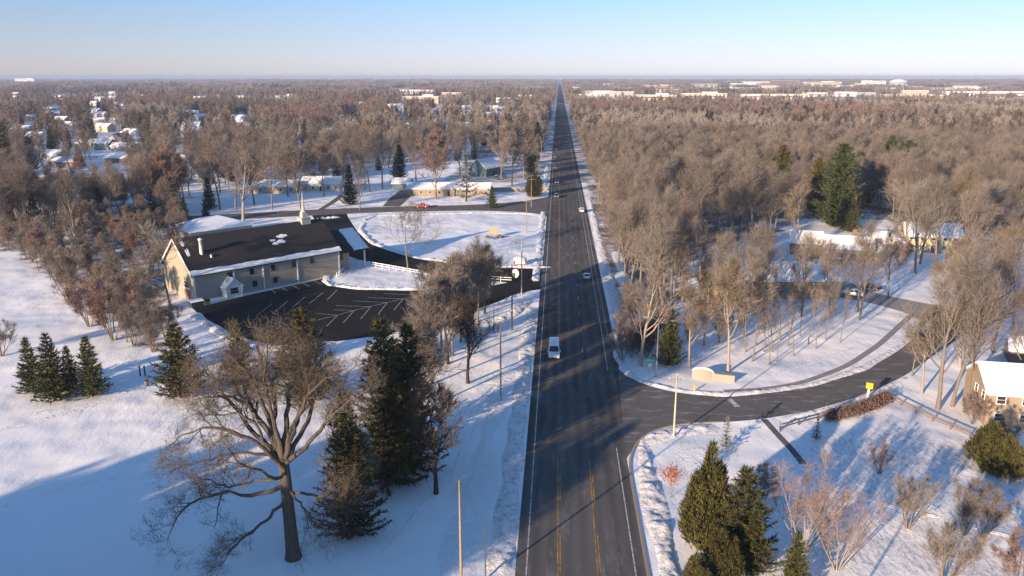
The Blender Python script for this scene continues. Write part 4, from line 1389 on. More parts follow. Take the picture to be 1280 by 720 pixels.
block('warehouse', 'white warehouse at the far right of the skyline strip', 1240, 1284, 114.5, 119.5, 'white_wall', 50)
block('warehouse', 'small white store behind the long pinkish warehouse', 1098, 1130, 110, 114, 'grey_wall', 50)
block('school', 'tan school with flat snow roof beyond the left woods', 503, 548, 121, 129.5, 'beige_wall', 60, step=True)
block('school', 'tan brick school wing to the right of the main school', 552, 580, 116, 122, 'pink_wall', 60)
block('school', 'white flat-roofed hall behind the tan school', 500, 543, 112.5, 117.5, 'white_wall', 60)
block('store', 'white roadside store left of the far main road', 620, 640, 122.5, 128, 'white_wall', 30)
block('store', 'pale store at left of the road near the crossing', 648, 668, 119, 123.5, 'cream_wall', 30)
block('hospital', 'white hospital-like block alone on the left horizon', 19, 43, 98.2, 102.8, 'white_wall', 70, 2, step=True)
# domed arena on the skyline
a, b = np.array(G(1112, 106)), np.array(G(1134, 106))
c, wd = (a + b) / 2, float(np.linalg.norm(b - a))
t = thing('arena', 'round arena with a shallow white dome on the far skyline', 'arena', tuple(c))
MB().lathe((0, 0, 0), [(wd / 2, 0), (wd / 2, 16)], 28).build('wall', 'grey_wall', t)
MB().lathe((0, 0, 0), [(wd / 2 + 2, 16), (wd * 0.42, 24), (wd * 0.28, 31), (wd * 0.1, 35), (0.1, 36)], 28).build('roof', 'roof_snow', t, True)
HOUSE_SPOTS.append((c[0], c[1], wd))

# houses scattered through the far trees: too small for parts
random.seed(77)
FARH = []
for k, (wm_, rm_) in enumerate((('white_wall', 'roof_snow'), ('beige_wall', 'roof_snow'), ('grey_wall', 'roof_snow'), ('brown_wall', 'roof_snow'), ('pink_wall', 'grey_roof'))):
    m_ = MB()
    w_, d_, h_, r_ = 16, 10, 3.6 + 1.2 * (k % 2), 2.8
    m_.prism([(-w_ / 2, -d_ / 2, 0), (-w_ / 2, d_ / 2, 0), (-w_ / 2, d_ / 2, h_), (-w_ / 2, 0, h_ + r_), (-w_ / 2, -d_ / 2, h_)], (w_, 0, 0))
    g_ = gable_roof(w_, d_, h_, r_, 0.5, 0.25, -w_ / 2, -d_ / 2)
    m_.v += g_.v
    m_.f += [(f + m_.n, 1) for f, _ in g_.f]
    m_.n += g_.n
    FARH.append(m_.mesh('far_house_%d' % k, [wm_, rm_]))
nh = 0
for _ in range(4000):
    px, py = random.uniform(0, 1280), 104 + 74 * random.random() ** 1.3
    if (px > 700 and not (114 < py < 136)) or (660 < px < 720) or nh >= 95:
        continue
    x, y, _z = G(px, py)
    if abs(x - 4) < 34 or any((x - a) ** 2 + (y - b) ** 2 < (34 + c * 0.5) ** 2 for a, b, c in HOUSE_SPOTS):
        continue
    o = bpy.data.objects.new('house', random.choice(FARH))
    COL.objects.link(o)
    o.location, o.rotation_euler = (x, y, 0), (0, 0, random.choice((0, 0.2, -0.3, 0.5, 1.2, 1.57)))
    if px < 690:
        tag(o, 'small house scattered in the far trees beyond the subdivision and ranch houses', 'house', 'far houses in the woods left of the road')
    else:
        tag(o, 'small house scattered between the big wood and the far stores', 'house', 'far houses beyond the big wood')
    HOUSE_SPOTS.append((x, y, 13.0))
    nh += 1

# more stores and sheds of the far commercial strip, too small for parts
random.seed(91)
nb_ = 0
for _ in range(3000):
    px, py = random.uniform(705, 1275), random.uniform(105.5, 125.5)
    if nb_ >= 44:
        break
    x, y, _z = G(px, py)
    wd = random.uniform(25, 110) * (1.5 if py < 112 else 1.0)
    if x < 60 + wd / 2 or any(abs(x - a) < (wd + c) * 0.5 + 8 and abs(y - b) < 120 for a, b, c in HOUSE_SPOTS):
        continue
    h, dp = random.uniform(6, 11), random.uniform(25, 60)
    m_ = MB().box((0, dp / 2, h / 2), (wd, dp, h)).box((0, dp / 2, h + 0.3), (wd + 1, dp + 1, 0.6), mat=1)
    o = m_.build('store', [random.choice(['white_wall', 'cream_wall', 'beige_wall', 'pink_wall', 'grey_wall', 'brown_wall']), 'roof_snow'], None, False, (x, y, 0), random.uniform(-0.15, 0.15))
    tag(o, 'flat-roofed building scattered in the far commercial strip beyond the big wood', 'building', 'buildings of the far commercial strip')
    HOUSE_SPOTS.append((x, y, wd))
    nb_ += 1
# ------------------------------------------------------------------ vehicles
def car(label, px, py, rot, paint='paint_white', kind='car', cat='car', group=None, dxy=None, snowy=False):
    """front towards +Y in its own frame"""
    x, y, _ = G(px, py)
    z = 0.024 if -4 < x < 12 else 0.015
    t = thing('van' if kind == 'van' else ('pickup_truck' if kind == 'pickup' else 'car'), label, cat, (x, y, z), R(rot), group)
    if kind == 'van':
        L, W, Hh = 5.9, 2.05, 2.65
        prof = [(-2.95, 0.45), (2.9, 0.42), (2.95, 0.75), (2.88, 1.1), (2.2, 1.32), (1.45, 2.35), (1.1, 2.58), (0.5, 2.65), (-2.85, 2.62), (-2.95, 2.4)]
        belt, ins = 1.35, 0.14
        wheels = (-1.75, 1.95)
    elif kind == 'pickup':
        L, W, Hh = 5.5, 1.95, 1.85
        prof = [(-2.7, 0.5), (2.65, 0.45), (2.75, 0.8), (2.65, 1.08), (1.25, 1.18), (0.6, 1.78), (-0.7, 1.82), (-0.95, 1.2), (-2.72, 1.15)]
        belt, ins = 1.18, 0.18
        wheels = (-1.6, 1.7)
    elif kind == 'suv':
        L, W, Hh = 4.7, 1.9, 1.75
        prof = [(-2.3, 0.42), (2.25, 0.38), (2.36, 0.7), (2.25, 1.0), (1.15, 1.12), (0.45, 1.68), (0.0, 1.75), (-1.8, 1.7), (-2.28, 1.1), (-2.36, 0.75)]
        belt, ins = 1.1, 0.2
        wheels = (-1.4, 1.42)
    else:
        L, W, Hh = 4.6, 1.82, 1.45
        prof = [(-2.2, 0.36), (2.2, 0.32), (2.32, 0.6), (2.2, 0.82), (1.05, 0.94), (0.25, 1.4), (-0.2, 1.45), (-1.05, 1.4), (-1.75, 0.98), (-2.25, 0.92), (-2.32, 0.6)]
        belt, ins = 0.95, 0.22
        wheels = (-1.38, 1.40)
    n = len(prof)
    hw = [W / 2 - (ins * min(1, (z_ - belt) / 0.6) if z_ > belt else (0.05 if z_ < 0.5 else 0.0)) for _, z_ in prof]
    V = [(-w_, a, b) for (a, b), w_ in zip(prof, hw)] + [(w_, a, b) for (a, b), w_ in zip(prof, hw)]
    body = MB()
    body.v.append(np.array(V)); body.n = 2 * n
    body.f.append((np.array([list(range(n))]), 0))
    body.f.append((np.array([[2 * n - 1 - i for i in range(n)]]), 0))
    body.f.append((np.array([[(i + 1) % n, i, n + i, n + (i + 1) % n] for i in range(n)]), 0))
    bo = body.build('body', paint, t)
    bv = bo.modifiers.new('round', 'BEVEL'); bv.width = 0.06; bv.segments = 2; bv.limit_method = 'ANGLE'; bv.angle_limit = R(20)

    def wat(a, b):
        w_ = W / 2 - (ins * min(1, (b - belt) / 0.6) if b > belt else 0)
        return w_ + 0.012
    top = Hh - 0.14
    if kind == 'van':
        side = [[(0.25, 1.45), (1.75, 1.45), (1.35, 2.1), (0.25, 2.1)]]
        ws = [(2.12, 1.42), (1.5, 2.28)]; rw = [(-2.96, 1.5), (-2.96, 2.25)]
    elif kind == 'pickup':
        side = [[(-0.75, 1.24), (0.95, 1.24), (0.5, 1.68), (-0.62, 1.7)]]
        ws = [(1.2, 1.22), (0.66, 1.72)]; rw = [(-0.92, 1.28), (-0.72, 1.76)]
    elif kind == 'suv':
        side = [[(-0.2, 1.16), (0.85, 1.16), (0.4, 1.58), (-0.2, 1.62)], [(-1.95, 1.16), (-0.3, 1.16), (-0.3, 1.62), (-1.75, 1.58)]]
        ws = [(1.1, 1.16), (0.5, 1.64)]; rw = [(-2.24, 1.18), (-1.85, 1.62)]
    else:
        side = [[(-0.35, 1.0), (0.75, 1.0), (0.2, 1.32), (-0.35, 1.36)], [(-1.5, 1.0), (-0.43, 1.0), (-0.43, 1.36), (-1.0, 1.32)]]
        ws = [(0.98, 0.98), (0.30, 1.37)]; rw = [(-1.70, 1.02), (-1.12, 1.36)]
    for sgn in (-1, 1):
        for pl in side:
            pts = [(sgn * wat(a, b), a, b) for a, b in pl]
            MB().poly(pts if sgn > 0 else pts[::-1]).build('side_window', 'car_glass', t)
    for nm, q in (('windshield', ws), ('rear_window', rw)):
        (a0, b0), (a1, b1) = q
        dy = 0.03 if nm == 'windshield' else -0.03
        w0, w1 = wat(a0, b0) - 0.14, wat(a1, b1) - 0.14
        MB().poly([(-w0, a0 + dy, b0 + 0.02), (w0, a0 + dy, b0 + 0.02), (w1, a1 + dy, b1 + 0.02), (-w1, a1 + dy, b1 + 0.02)]).build(nm, 'car_glass', t)
    fy, ry = prof[2][0], prof[-1][0]
    for sgn in (-1, 1):
        MB().box((sgn * (W / 2 - 0.28), fy - 0.06, 0.72 if kind != 'car' else 0.62), (0.42, 0.16, 0.2)).build('headlight', 'headlamp', t)
        MB().box((sgn * (W / 2 - 0.16), ry + 0.06, 0.85 if kind != 'van' else 1.0), (0.2, 0.16, 0.3 if kind == 'car' else 0.6)).build('tail_light', 'tail_lamp', t)
        MB().box((sgn * (W / 2 + 0.1), ws[0][0] - 0.35, belt + 0.08), (0.2, 0.12, 0.16 if kind != 'van' else 0.34)).build('mirror', paint, t)
    MB().box((0, fy - 0.02, 0.5), (W * 0.5, 0.1, 0.22)).build('grille', 'dark_metal', t)
    r_ = 0.34 if kind == 'car' else 0.39
    a = np.arange(16) * 6.2832 / 16
    for wy in wheels:
        for sgn in (-1, 1):
            wm = MB()
            P = np.array([(sgn * (W / 2 - 0.22), wy, r_), (sgn * (W / 2 + 0.01), wy, r_)])
            wm.tubes(P, np.array((r_, r_)), 16)
            wo = wm.build('wheel', 'tyre', t)
            MB().tubes(np.array([(sgn * (W / 2 + 0.012), wy, r_), (sgn * (W / 2 + 0.025), wy, r_)]), np.array((r_ * 0.62, r_ * 0.5)), 12).build('rim', 'rim', wo)
    if snowy:
        MB().box((0, -0.6, Hh + 0.04), (W * 0.7, 1.7, 0.14), taper=0.85).build('roof_snow', 'roof_snow', t)
    if kind == 'van':
        MB().box((0, -0.6, 2.72), (0.9, 0.7, 0.16), taper=0.85).build('roof_vent', 'white_vinyl', t)
    return t


car('white delivery van driving towards the viewer at the road junction', 692.5, 444, 180, 'paint_white', 'van', 'van')
car('white car driving away in the shaded lane beyond the van', 733.5, 348, 0, 'paint_white', 'car')
car('white car at the far right lane edge beside the church lawn', 727, 265, 0, 'paint_white', 'suv')
for px, py, k, lab in ((695.5, 247, 'suv', 'dark car nearest of the oncoming line at the cross street'), (696, 229, 'car', 'dark car just behind the first in the oncoming line'),
                       (694.5, 211, 'suv', 'dark car third in the oncoming line'), (694, 197, 'car', 'dark car fourth in the oncoming line'),
                       (694, 188, 'car', 'dark car fifth in the oncoming line, first of a close pair'), (693.8, 183, 'suv', 'dark car sixth in the oncoming line, second of a close pair'),
                       (694, 168, 'car', 'small dark car near the end of the oncoming line'), (694, 163, 'car', 'last small dark car of the oncoming line')):
    car(lab, px, py, 180, random.choice(['paint_black', 'paint_grey', 'paint_blue']), k, group='cars in the oncoming lane')
car('small white car far up the right lane driving away', 709, 179, 0, 'paint_silver', 'car')
car('small dark car far up the right lane, ahead of the white one', 706, 166, 0, 'paint_black', 'car')
car('tiny dark car farthest up the right lane', 706, 158, 0, 'paint_black', 'suv')
car('white car with dark windows parked by the drive of the golden brick house', 1066, 370, 62, 'paint_white', 'suv')
car('black pickup parked behind the white car on the house drive', 1086, 362, 75, 'paint_black', 'pickup', 'pickup truck')
car('snow-speckled grey car parked in front of the three-gabled house', 1044, 331, 82, 'paint_grey', 'suv', snowy=True)
car('red pickup parked on snow beside the cross street', 528, 259.5, 84, 'paint_red', 'pickup', 'pickup truck')
car('blue car beside the dark blue-grey house behind the ranch', 622, 221, 80, 'paint_blue', 'car')
car('dark car parked on the blue-shaded snowy street', 112, 219, 86, 'paint_black', 'car', snowy=True)


# ------------------------------------------------------------------ street furniture
def utility_pole(label, px, pb, pt=None, h=None, mat='pole_wood', arm=True, lamp=False, group='utility poles along the main road', transformer=False, pos=None, rz=0.0):
    x, y = pos or G(px, pb)[:2]
    h = h or height_of(px, pb, pt)
    t = thing('utility_pole', label, 'utility pole', (x, y, 0), rz, group)
    MB().tubes(np.array([(0, 0, -0.2), (0, 0, h * 0.5), (0, 0, h)]), np.array((0.15, 0.13, 0.10)) * (1.0 if arm or h > 9 else 0.6), 10).build('pole', mat, t, True)
    if arm:
        MB().bar((-1.1, 0.14, h - 0.7), (1.1, 0.14, h - 0.7), 0.11, 0.13).build('crossarm', 'pole_wood', t)
        for dx in (-1.0, 0.0, 1.0):
            MB().lathe((dx, 0.14 if dx else 0, (h - 0.63) if dx else h), [(0.04, 0), (0.08, 0.08), (0.05, 0.16), (0.08, 0.22), (0.02, 0.3)], 8).build('insulator', 'grey_metal', t)
    if transformer:
        MB().lathe((0.38, -0.1, h - 2.6), [(0.05, 0), (0.26, 0.05), (0.26, 0.9), (0.1, 1.0)], 12).build('transformer', 'grey_metal', t)
    if lamp:
        MB().tubes(np.array([(0, 0, h - 0.5), (-0.9, 0, h + 0.1), (-2.0, 0, h + 0.25)]), np.array((0.05, 0.045, 0.04)), 6).build('lamp_arm', 'grey_metal', t)
        MB().box((-2.3, 0, h + 0.22), (0.75, 0.3, 0.16), taper=0.8).build('lamp_head', 'grey_metal', t)
    return t


LP = []
def left_pole(label, px, pb, pt, **k):
    t = utility_pole(label, px, pb, pt, **k)
    LP.append((t, height_of(px, pb, pt)))
left_pole('tall tan utility pole on the near left verge', 577, 746, 600, mat='pole_wood', arm=False)
left_pole('bare utility pole standing in shaded snow left of the white van', 626, 500, 406, mat='pole_wood', arm=False)
left_pole('dark utility pole by the church drive mouth', 640, 413, 331, mat='dark_wood', transformer=True)
left_pole('pale utility pole in front of the church sign', 652, 372, 298, mat='pale_pole')
left_pole('utility pole at the corner of the lawn and the cross street', 658, 291, 249, mat='pole_wood')
utility_pole('short thin post beside the near tan pole', 607, 724, 655, arm=False, group='thin posts on the left verge', mat='pale_pole')
utility_pole('thin dark post between bare trees and the dark pole', 617.5, 416, 383, arm=False, group='thin posts on the left verge', mat='dark_wood')
utility_pole('thin lamp post by the driveway bend near the church entrance', 464, 330, 296, arm=False, lamp=False, mat='dark_metal', group='lamp posts')
x0 = G(658, 291)
for i, yy in enumerate(range(310, 1000, 62)):
    LP.append((utility_pole('utility pole in the line beyond the cross street', 0, 0, h=11.5, pos=(x0[0] - 0.2, yy, 0)[:2], mat='pole_wood', group='utility poles beyond the cross street'), 11.5))
utility_pole('pale utility pole on the snowy corner of the side road', 842, 546, 469, mat='pale_pole', group='poles at the junction')
utility_pole('street lamp pole by the green street sign', 820, 471, 398, mat='grey_metal', arm=False, lamp=True, group='poles at the junction')
utility_pole('utility pole on the near right roadside', 0, 0, h=12, pos=(16.2, 50.0), mat='pole_wood', group='poles at the junction')
# overhead wires
def wire(pts, label, sag=0.7, r=0.008):
    m_ = MB()
    for a, b in zip(pts[:-1], pts[1:]):
        a, b = np.array(a, float), np.array(b, float)
        s_ = np.linspace(0, 1, 12)
        P = a + (b - a) * s_[:, None]
        P[:, 2] -= sag * 4 * s_ * (1 - s_)
        m_.tubes(P, np.full(12, r), 4, cap=False)
    return tag(m_.build('overhead_wire', 'dark_metal'), label, 'wire', 'overhead wires')
for dx, dz, lab in ((-1.0, -0.4, 'overhead wire on the field side of the left pole line'), (1.0, -0.4, 'overhead wire on the road side of the left pole line'), (0, 0.3, 'top overhead wire of the left pole line')):
    wire([(t.location.x + dx, t.location.y, h + dz) for t, h in LP], lab)
h1 = height_of(842, 546, 469)
wire([(LP[1][0].location.x, LP[1][0].location.y, LP[1][1] - 1.2), (G(842, 546)[0], G(842, 546)[1], h1 - 0.9)], 'wire crossing the road to the pale corner pole', 0.9, 0.012)
wire([(G(820, 471)[0], G(820, 471)[1], height_of(820, 471, 398) - 0.8), (LP[2][0].location.x, LP[2][0].location.y, LP[2][1] - 1.5)], 'wire crossing the road to the street lamp pole', 0.9, 0.012)

# street name sign with stop sign
x, y, _ = G(812, 474)
t = thing('street_sign', 'green street name sign above a stop sign at the junction corner', 'street sign', (x, y, 0), 0)
MB().tubes(np.array([(0, 0, -0.1), (0, 0, 3.6)]), np.array((0.04, 0.04)), 8).build('post', 'grey_metal', t)
MB().box((0, 0, 3.45), (1.5, 0.04, 0.36)).build('blade', 'sign_green', t)
MB().box((0, 0, 3.85), (0.04, 1.3, 0.32)).build('blade', 'sign_green', t)
oc = [(0.38 * math.cos(R(22.5 + 45 * i)), 0.0, 2.5 + 0.38 * math.sin(R(22.5 + 45 * i))) for i in range(8)]
MB().prism([(a, 0.07, c) for a, b, c in oc], (0, 0.03, 0)).build('stop_plate', 'grey_metal', t)
# small marker posts
for px, pb, pt, lab in ((655, 497, 478, 'slim marker post on the shaded verge beside the van lane'), (975, 540, 528, 'slim dark post at the head of the narrow diagonal path'), (640, 318, 297, 'thin cross-armed sapling stake on the church lawn')):
    x, y, _ = G(px, pb)
    h = height_of(px, pb, pt)
    t = thing('marker_post', lab, 'post', (x, y, 0))
    MB().tubes(np.array([(0, 0, -0.1), (0, 0, h)]), np.array((0.05, 0.05)), 6).build('post', 'dark_metal', t)
    MB().box((0, -0.07, h - 0.3), (0.45, 0.04, 0.55)).build('plate', 'grey_metal', t)
# yellow sign on a white post at the lower roadside
x, y, _ = G(1084, 499)
t = thing('road_sign', 'yellow road sign on a snow-plastered white post at the bend', 'road sign', (x, y, 0), R(-25))
MB().tubes(np.array([(0, 0, -0.1), (0.05, 0, 1.1), (0.1, 0, 2.1)]), np.array((0.24, 0.20, 0.16)), 8).build('post', 'white_vinyl', t)
MB().prism([(0.1 - 0.48, -0.2, 1.9), (0.62, -0.2, 1.9), (0.62, -0.2, 2.85), (0.1 - 0.48, -0.2, 2.85)], (0, 0.05, 0)).build('plate', 'sign_yellow', t)
# yellow hydrant at the gate wall
x, y, _ = G(868, 489)
t = thing('fire_hydrant', 'yellow hydrant in the snow bank before the curved gate wall', 'fire hydrant', (x, y, 0))
MB().lathe((0, 0, 0), [(0.2, 0), (0.2, 0.1), (0.15, 0.12), (0.15, 0.75), (0.19, 0.78), (0.12, 0.95), (0.03, 1.02)], 12).build('barrel', 'sign_yellow', t, True)
for sgn in (-1, 1):
    MB().tubes(np.array([(sgn * 0.13, 0, 0.55), (sgn * 0.27, 0, 0.55)]), np.array((0.08, 0.08)), 8).build('outlet', 'sign_yellow', t)
# subdivision gate wall: arched curved wall and low wing
x, y, _ = G(878, 474)
t = thing('entrance_wall', 'curved buff stone entrance wall with arched top beside the street lamp', 'wall', (x, y, 0), R(-14), scale=0.85)
mbw = MB()
n = 16
ring = []
for i in range(n + 1):
    v = -1 + 2 * i / n
    xx, yy = v * 2.1, -0.5 * (1 - v * v)
    ring.append((xx, yy, 1.15 + 1.25 * math.sqrt(max(0, 1 - v * v * 0.92))))
V, q = [], []
for xx, yy, zz in ring:
    V += [(xx, yy, -0.1), (xx, yy, zz), (xx, yy + 0.45, zz), (xx, yy + 0.45, -0.1)]
idx = np.arange(len(V)).reshape(-1, 4)
mbw.add(V, np.stack([idx[:-1], np.roll(idx, -1, 1)[:-1], np.roll(idx, -1, 1)[1:], idx[1:]], -1).reshape(-1, 4)[:, ::-1])
mbw.add([V[0], V[1], V[2], V[3]], [(0, 1, 2, 3)]).add(V[-4:], [(3, 2, 1, 0)])
mbw.build('panel', 'buff_stone', t)
cap = MB()
cap.tubes(np.array([(a, b + 0.22, c + 0.05) for a, b, c in ring]), np.full(n + 1, 0.26), 6)
cap.build('snow_cap', 'roof_snow', t, True)
MB().box((4.2, 0.2, 0.6), (4.0, 0.45, 1.4)).build('wing', 'buff_stone', t)
MB().box((4.2, 0.2, 1.36), (4.1, 0.55, 0.12)).build('wing_coping', 'plywood', t)
MB().box((2.15, 0.2, 0.75), (0.6, 0.6, 1.7)).build('pier', 'buff_stone', t)
# church signs
x, y, _ = G(617, 297)
t = thing('signboard', 'tan wooden signboard on two posts standing on the church lawn', 'sign', (x, y, 0), R(-4))
MB().box((0, 0, 2.2), (2.5, 0.16, 1.7)).build('board', 'plywood', t)
for sgn in (-1, 1):
    MB().box((sgn * 1.1, 0.14, 1.3), (0.16, 0.12, 2.9)).build('post', 'rail_wood', t)
random.seed(5)
for i, (px, py, s_) in enumerate(((609, 297, 0.8), (613, 298, 0.6), (621, 297.5, 0.7), (625, 297, 1.0), (618, 299, 0.5))):
    x, y, _ = G(px, py)
    V = []
    m_ = MB().lathe((0, 0, -0.1), [(0.9 * s_, 0), (1.0 * s_, 0.3 * s_), (0.75 * s_, 0.7 * s_), (0.3 * s_, 0.92 * s_), (0.02, 0.95 * s_)], 9)
    m_.v[0] = m_.v[0] * (1 + 0.22 * np.random.default_rng(i).normal(size=(len(m_.v[0]), 1)))
    o = m_.build('boulder', 'rock', None, True, (x, y, 0))
    tag(o, ['dark boulder at the far left of the signboard', 'small dark boulder just left of the signboard', 'dark boulder at the right foot of the signboard', 'biggest dark boulder right of the signboard', 'smallest boulder in front of the signboard'][i], 'rock', 'rocks round the signboard')
x, y, _ = G(650, 331)
t = thing('church_sign', 'snow-heaped low brick sign with white panel at the church drive mouth', 'sign', (x, y, 0), R(8))
MB().box((0, 0, 0.7), (3.4, 0.8, 1.6)).build('base', 'red_brick', t)
MB().box((0, -0.45, 0.85), (2.6, 0.08, 1.0)).build('panel', 'white_vinyl', t)
MB().lathe((0, 0, 1.48), [(1.9, 0), (1.75, 0.3), (1.2, 0.65), (0.5, 0.8), (0.02, 0.82)], 14).build('snow_cap', 'roof_snow', t, True)
x, y, _ = G(644, 352)
t = thing('notice_board', 'white oval board on a post by the white rails', 'sign', (x, y, 0), R(5))
MB().prism([(0.95 * math.cos(a_), 0, 2.1 + 1.15 * math.sin(a_)) for a_ in np.arange(14) * 6.2832 / 14], (0, 0.12, 0)).build('board', 'white_vinyl', t)
MB().box((0, 0.2, 0.9), (0.18, 0.14, 1.9)).build('post', 'dark_wood', t)


def rail_fence(name, label, pts, h, mat, nr=2, gap=2.4, cat='fence', cap=False, group=None):
    P = np.array(pts, float)
    L = np.linalg.norm(np.diff(P, axis=0), axis=1).sum()
    n = max(2, int(L / gap) + 1)
    P = resample(P, n)
    o = P[0].copy(); o[2] = 0
    t = thing(name, label, cat, tuple(o), 0, group)
    P = P - o
    for p in P:
        MB().box((p[0], p[1], h / 2 - 0.05), (0.16, 0.16, h + 0.1)).build('post', mat, t)
    for k in range(nr):
        z = h * (0.88 - 0.42 * k)
        m_ = MB()
        for a, b in zip(P[:-1], P[1:]):
            m_.bar((a[0], a[1] - 0.1, z), (b[0], b[1] - 0.1, z), 0.05, 0.16)
        m_.build('rail', mat, t)
    return t


rail_fence('rail_fence', 'long white rail fence curving along the church driveway', GP([(428, 319), (438, 328), (455, 331), (500, 339), (548, 348)]), 1.3, 'white_vinyl')
rail_fence('rail_fence', 'short white rail fence at the drive mouth', GP([(612, 351), (626, 352.5), (640, 353)]), 1.4, 'white_vinyl')
rail_fence('rail_fence', 'white railing beside the covered church entrance', GP([(434, 333), (428, 341), (421, 346)]), 1.2, 'white_vinyl', gap=1.5)
rail_fence('rail_fence', 'dark split rail fence in blue shade by the narrow path', GP([(975, 538), (1000, 530), (1022, 525)]), 1.1, 'dark_wood', gap=2.8)
rail_fence('rail_fence', 'brown split rail fence on the snowy slope below the bend', GP([(1108, 498), (1140, 515), (1175, 532), (1212, 548)]), 1.1, 'rail_wood', nr=2, gap=2.8)
# things on the snow field
for px, lab in ((175.5, 'first of two dark posts standing in the shaded field'), (181.5, 'second of two dark posts, nearer the squat tree')):
    x, y, _ = G(px, 470)
    t = thing('field_post', lab, 'post', (x, y, 0))
    MB().tubes(np.array([(0, 0, -0.1), (0, 0, 1.75)]), np.array((0.13, 0.13)), 8).build('post', 'dark_metal', t)
    MB().lathe((0, 0, 1.75), [(0.17, 0), (0.17, 0.08), (0.02, 0.16)], 8).build('cap', 'dark_metal', t)
x, y, _ = G(183.5, 482)
t = thing('litter_bin', 'small brown bin below the two dark field posts', 'bin', (x, y, 0))
MB().lathe((0, 0, -0.05), [(0.3, 0), (0.34, 0.9), (0.3, 0.92)], 12).build('body', 'rail_wood', t)
MB().lathe((0, 0, 0.87), [(0.36, 0), (0.3, 0.12), (0.02, 0.2)], 12).build('lid', 'dark_metal', t)
# ------------------------------------------------------------------ trees
random.seed(11)
FIXED = []


def tree(pr, label, px, pb, pt=None, H=None, name='bare_tree', cat='tree', group=None, rot=None):
    x, y, _ = G(px, pb)
    H = H or max(1.0, height_of(px, pb, pt))
    FIXED.append((x, y, name))
    return place(pr, x, y, H, rot, name, label, cat, group)


# ---- the great oak, its limbs set out one by one
ob = np.array(G(367, 697))
od = cam_xy(ob)[1]


def oak_pt(px, py, off=0.0):
    return at_depth(px, py, od + off) - ob


OAK = [  # pixels along each limb, depth offset at the tip (m), start radius
    ([(367, 699), (364, 670), (361, 640), (358, 612), (356, 590), (354, 573), (349, 555), (343, 532)], 0.0, 0.8, 0.72, 0.22),
    ([(356, 588), (338, 566), (318, 552), (290, 538), (252, 533), (222, 548), (206, 560)], 0.0, -2.5, 0.30, 0.04),
    ([(352, 575), (336, 540), (316, 512), (299, 498), (270, 494), (240, 500)], 0.0, 3.0, 0.30, 0.04),
    ([(353, 575), (343, 545), (331, 508), (318, 478), (300, 455), (282, 438)], 0.0, 4.0, 0.36, 0.05),
    ([(355, 575), (356, 540), (360, 505), (364, 470), (358, 445), (350, 424)], 0.0, 7.0, 0.34, 0.05),
    ([(358, 572), (370, 525), (388, 490), (405, 472), (425, 470), (452, 478)], 0.0, 2.0, 0.30, 0.04),
    ([(358, 578), (382, 560), (402, 535), (420, 515), (440, 500), (462, 488)], 0.0, -1.5, 0.29, 0.04),
    ([(352, 608), (330, 615), (300, 620), (272, 616), (240, 625), (218, 648), (208, 682)], 0.0, -3.0, 0.26, 0.03),
    ([(354, 628), (330, 652), (305, 672), (288, 686), (276, 706)], 0.0, -4.5, 0.20, 0.03),
    ([(352, 600), (325, 600), (300, 604), (282, 610), (262, 600), (240, 598)], 0.0, 2.5, 0.20, 0.03),
    ([(346, 570), (310, 566), (274, 570), (240, 578), (214, 588)], 0.0, -4.0, 0.20, 0.03),
    ([(362, 615), (385, 618), (400, 620), (420, 621), (432, 617)], 0.0, -3.0, 0.18, 0.03),
    ([(362, 612), (376, 630), (388, 648), (396, 660)], 0.0, -3.5, 0.14, 0.03),
    ([(356, 578), (340, 548), (345, 510), (338, 475), (328, 450), (322, 428)], 0.0, 10.0, 0.32, 0.05),
    ([(358, 576), (378, 540), (390, 508), (398, 478), (402, 458), (404, 440)], 0.0, 8.0, 0.30, 0.05),
    ([(352, 580), (322, 545), (292, 508), (272, 482), (258, 464), (250, 452)], 0.0, 6.0, 0.30, 0.05),
    ([(354, 590), (345, 600), (330, 590), (300, 580), (285, 560)], 0.0, -7.0, 0.22, 0.04),
    ([(354, 582), (335, 560), (322, 530), (295, 515), (268, 520), (246, 515)], 0.0, -1.0, 0.24, 0.04),
    ([(357, 574), (366, 535), (378, 505), (384, 478), (382, 452), (380, 432)], 0.0, 4.5, 0.30, 0.05),
    ([(354, 576), (338, 545), (318, 515), (305, 485), (296, 462), (302, 436)], 0.0, 9.0, 0.28, 0.05),
    ([(356, 574), (364, 540), (376, 515), (396, 498), (410, 480), (416, 462)], 0.0, 5.5, 0.28, 0.05),
    ([(354, 576), (346, 540), (334, 500), (330, 470), (336, 446), (334, 430)], 0.0, 2.5, 0.30, 0.05),
]
rng = np.random.default_rng(42)
otr, ocr = MB(), MB()
LP_, LR_ = [], []
for k, (pix, d0, d1, ra, rb) in enumerate(OAK):
    n = len(pix)
    pts = np.array([oak_pt(px, py, d0 + (d1 - d0) * (i / (n - 1)) ** 1.1) for i, (px, py) in enumerate(pix)])
    P = resample(pts, 15)
    if k:
        P[1:-1] += rng.normal(size=(13, 3)) * 0.10
    Rr = np.linspace(1, 0, 15) ** 0.85 * (ra - rb) + rb
    if k == 0:
        P[0, 2] = -0.3
        Rr = np.interp(np.linspace(0, 1, 15), [0, 0.07, 0.25, 0.62, 0.76, 1], [1.0, 0.76, 0.66, 0.60, 0.52, 0.2])
    otr.tubes(P, Rr, 12 if k == 0 else 8)
    if k:
        LP_.append(P); LR_.append(Rr)
LP_, LR_ = np.array(LP_), np.array(LR_)
DOME = [k for k in range(len(LP_)) if k in (2, 3, 12, 13, 14, 17, 18, 19, 20)]
SIDE = [k for k in range(len(LP_)) if k not in DOME]
B2a, RB2a = spawn(rng, LP_[DOME], LR_[DOME], 15, 0.42, 1.0, 25, 70, lambda L, t, r: r.uniform(1.8, 3.8, len(L)) * (1.15 - 0.4 * t), 6, 0.24, 0.02, 0.5, 0.25)
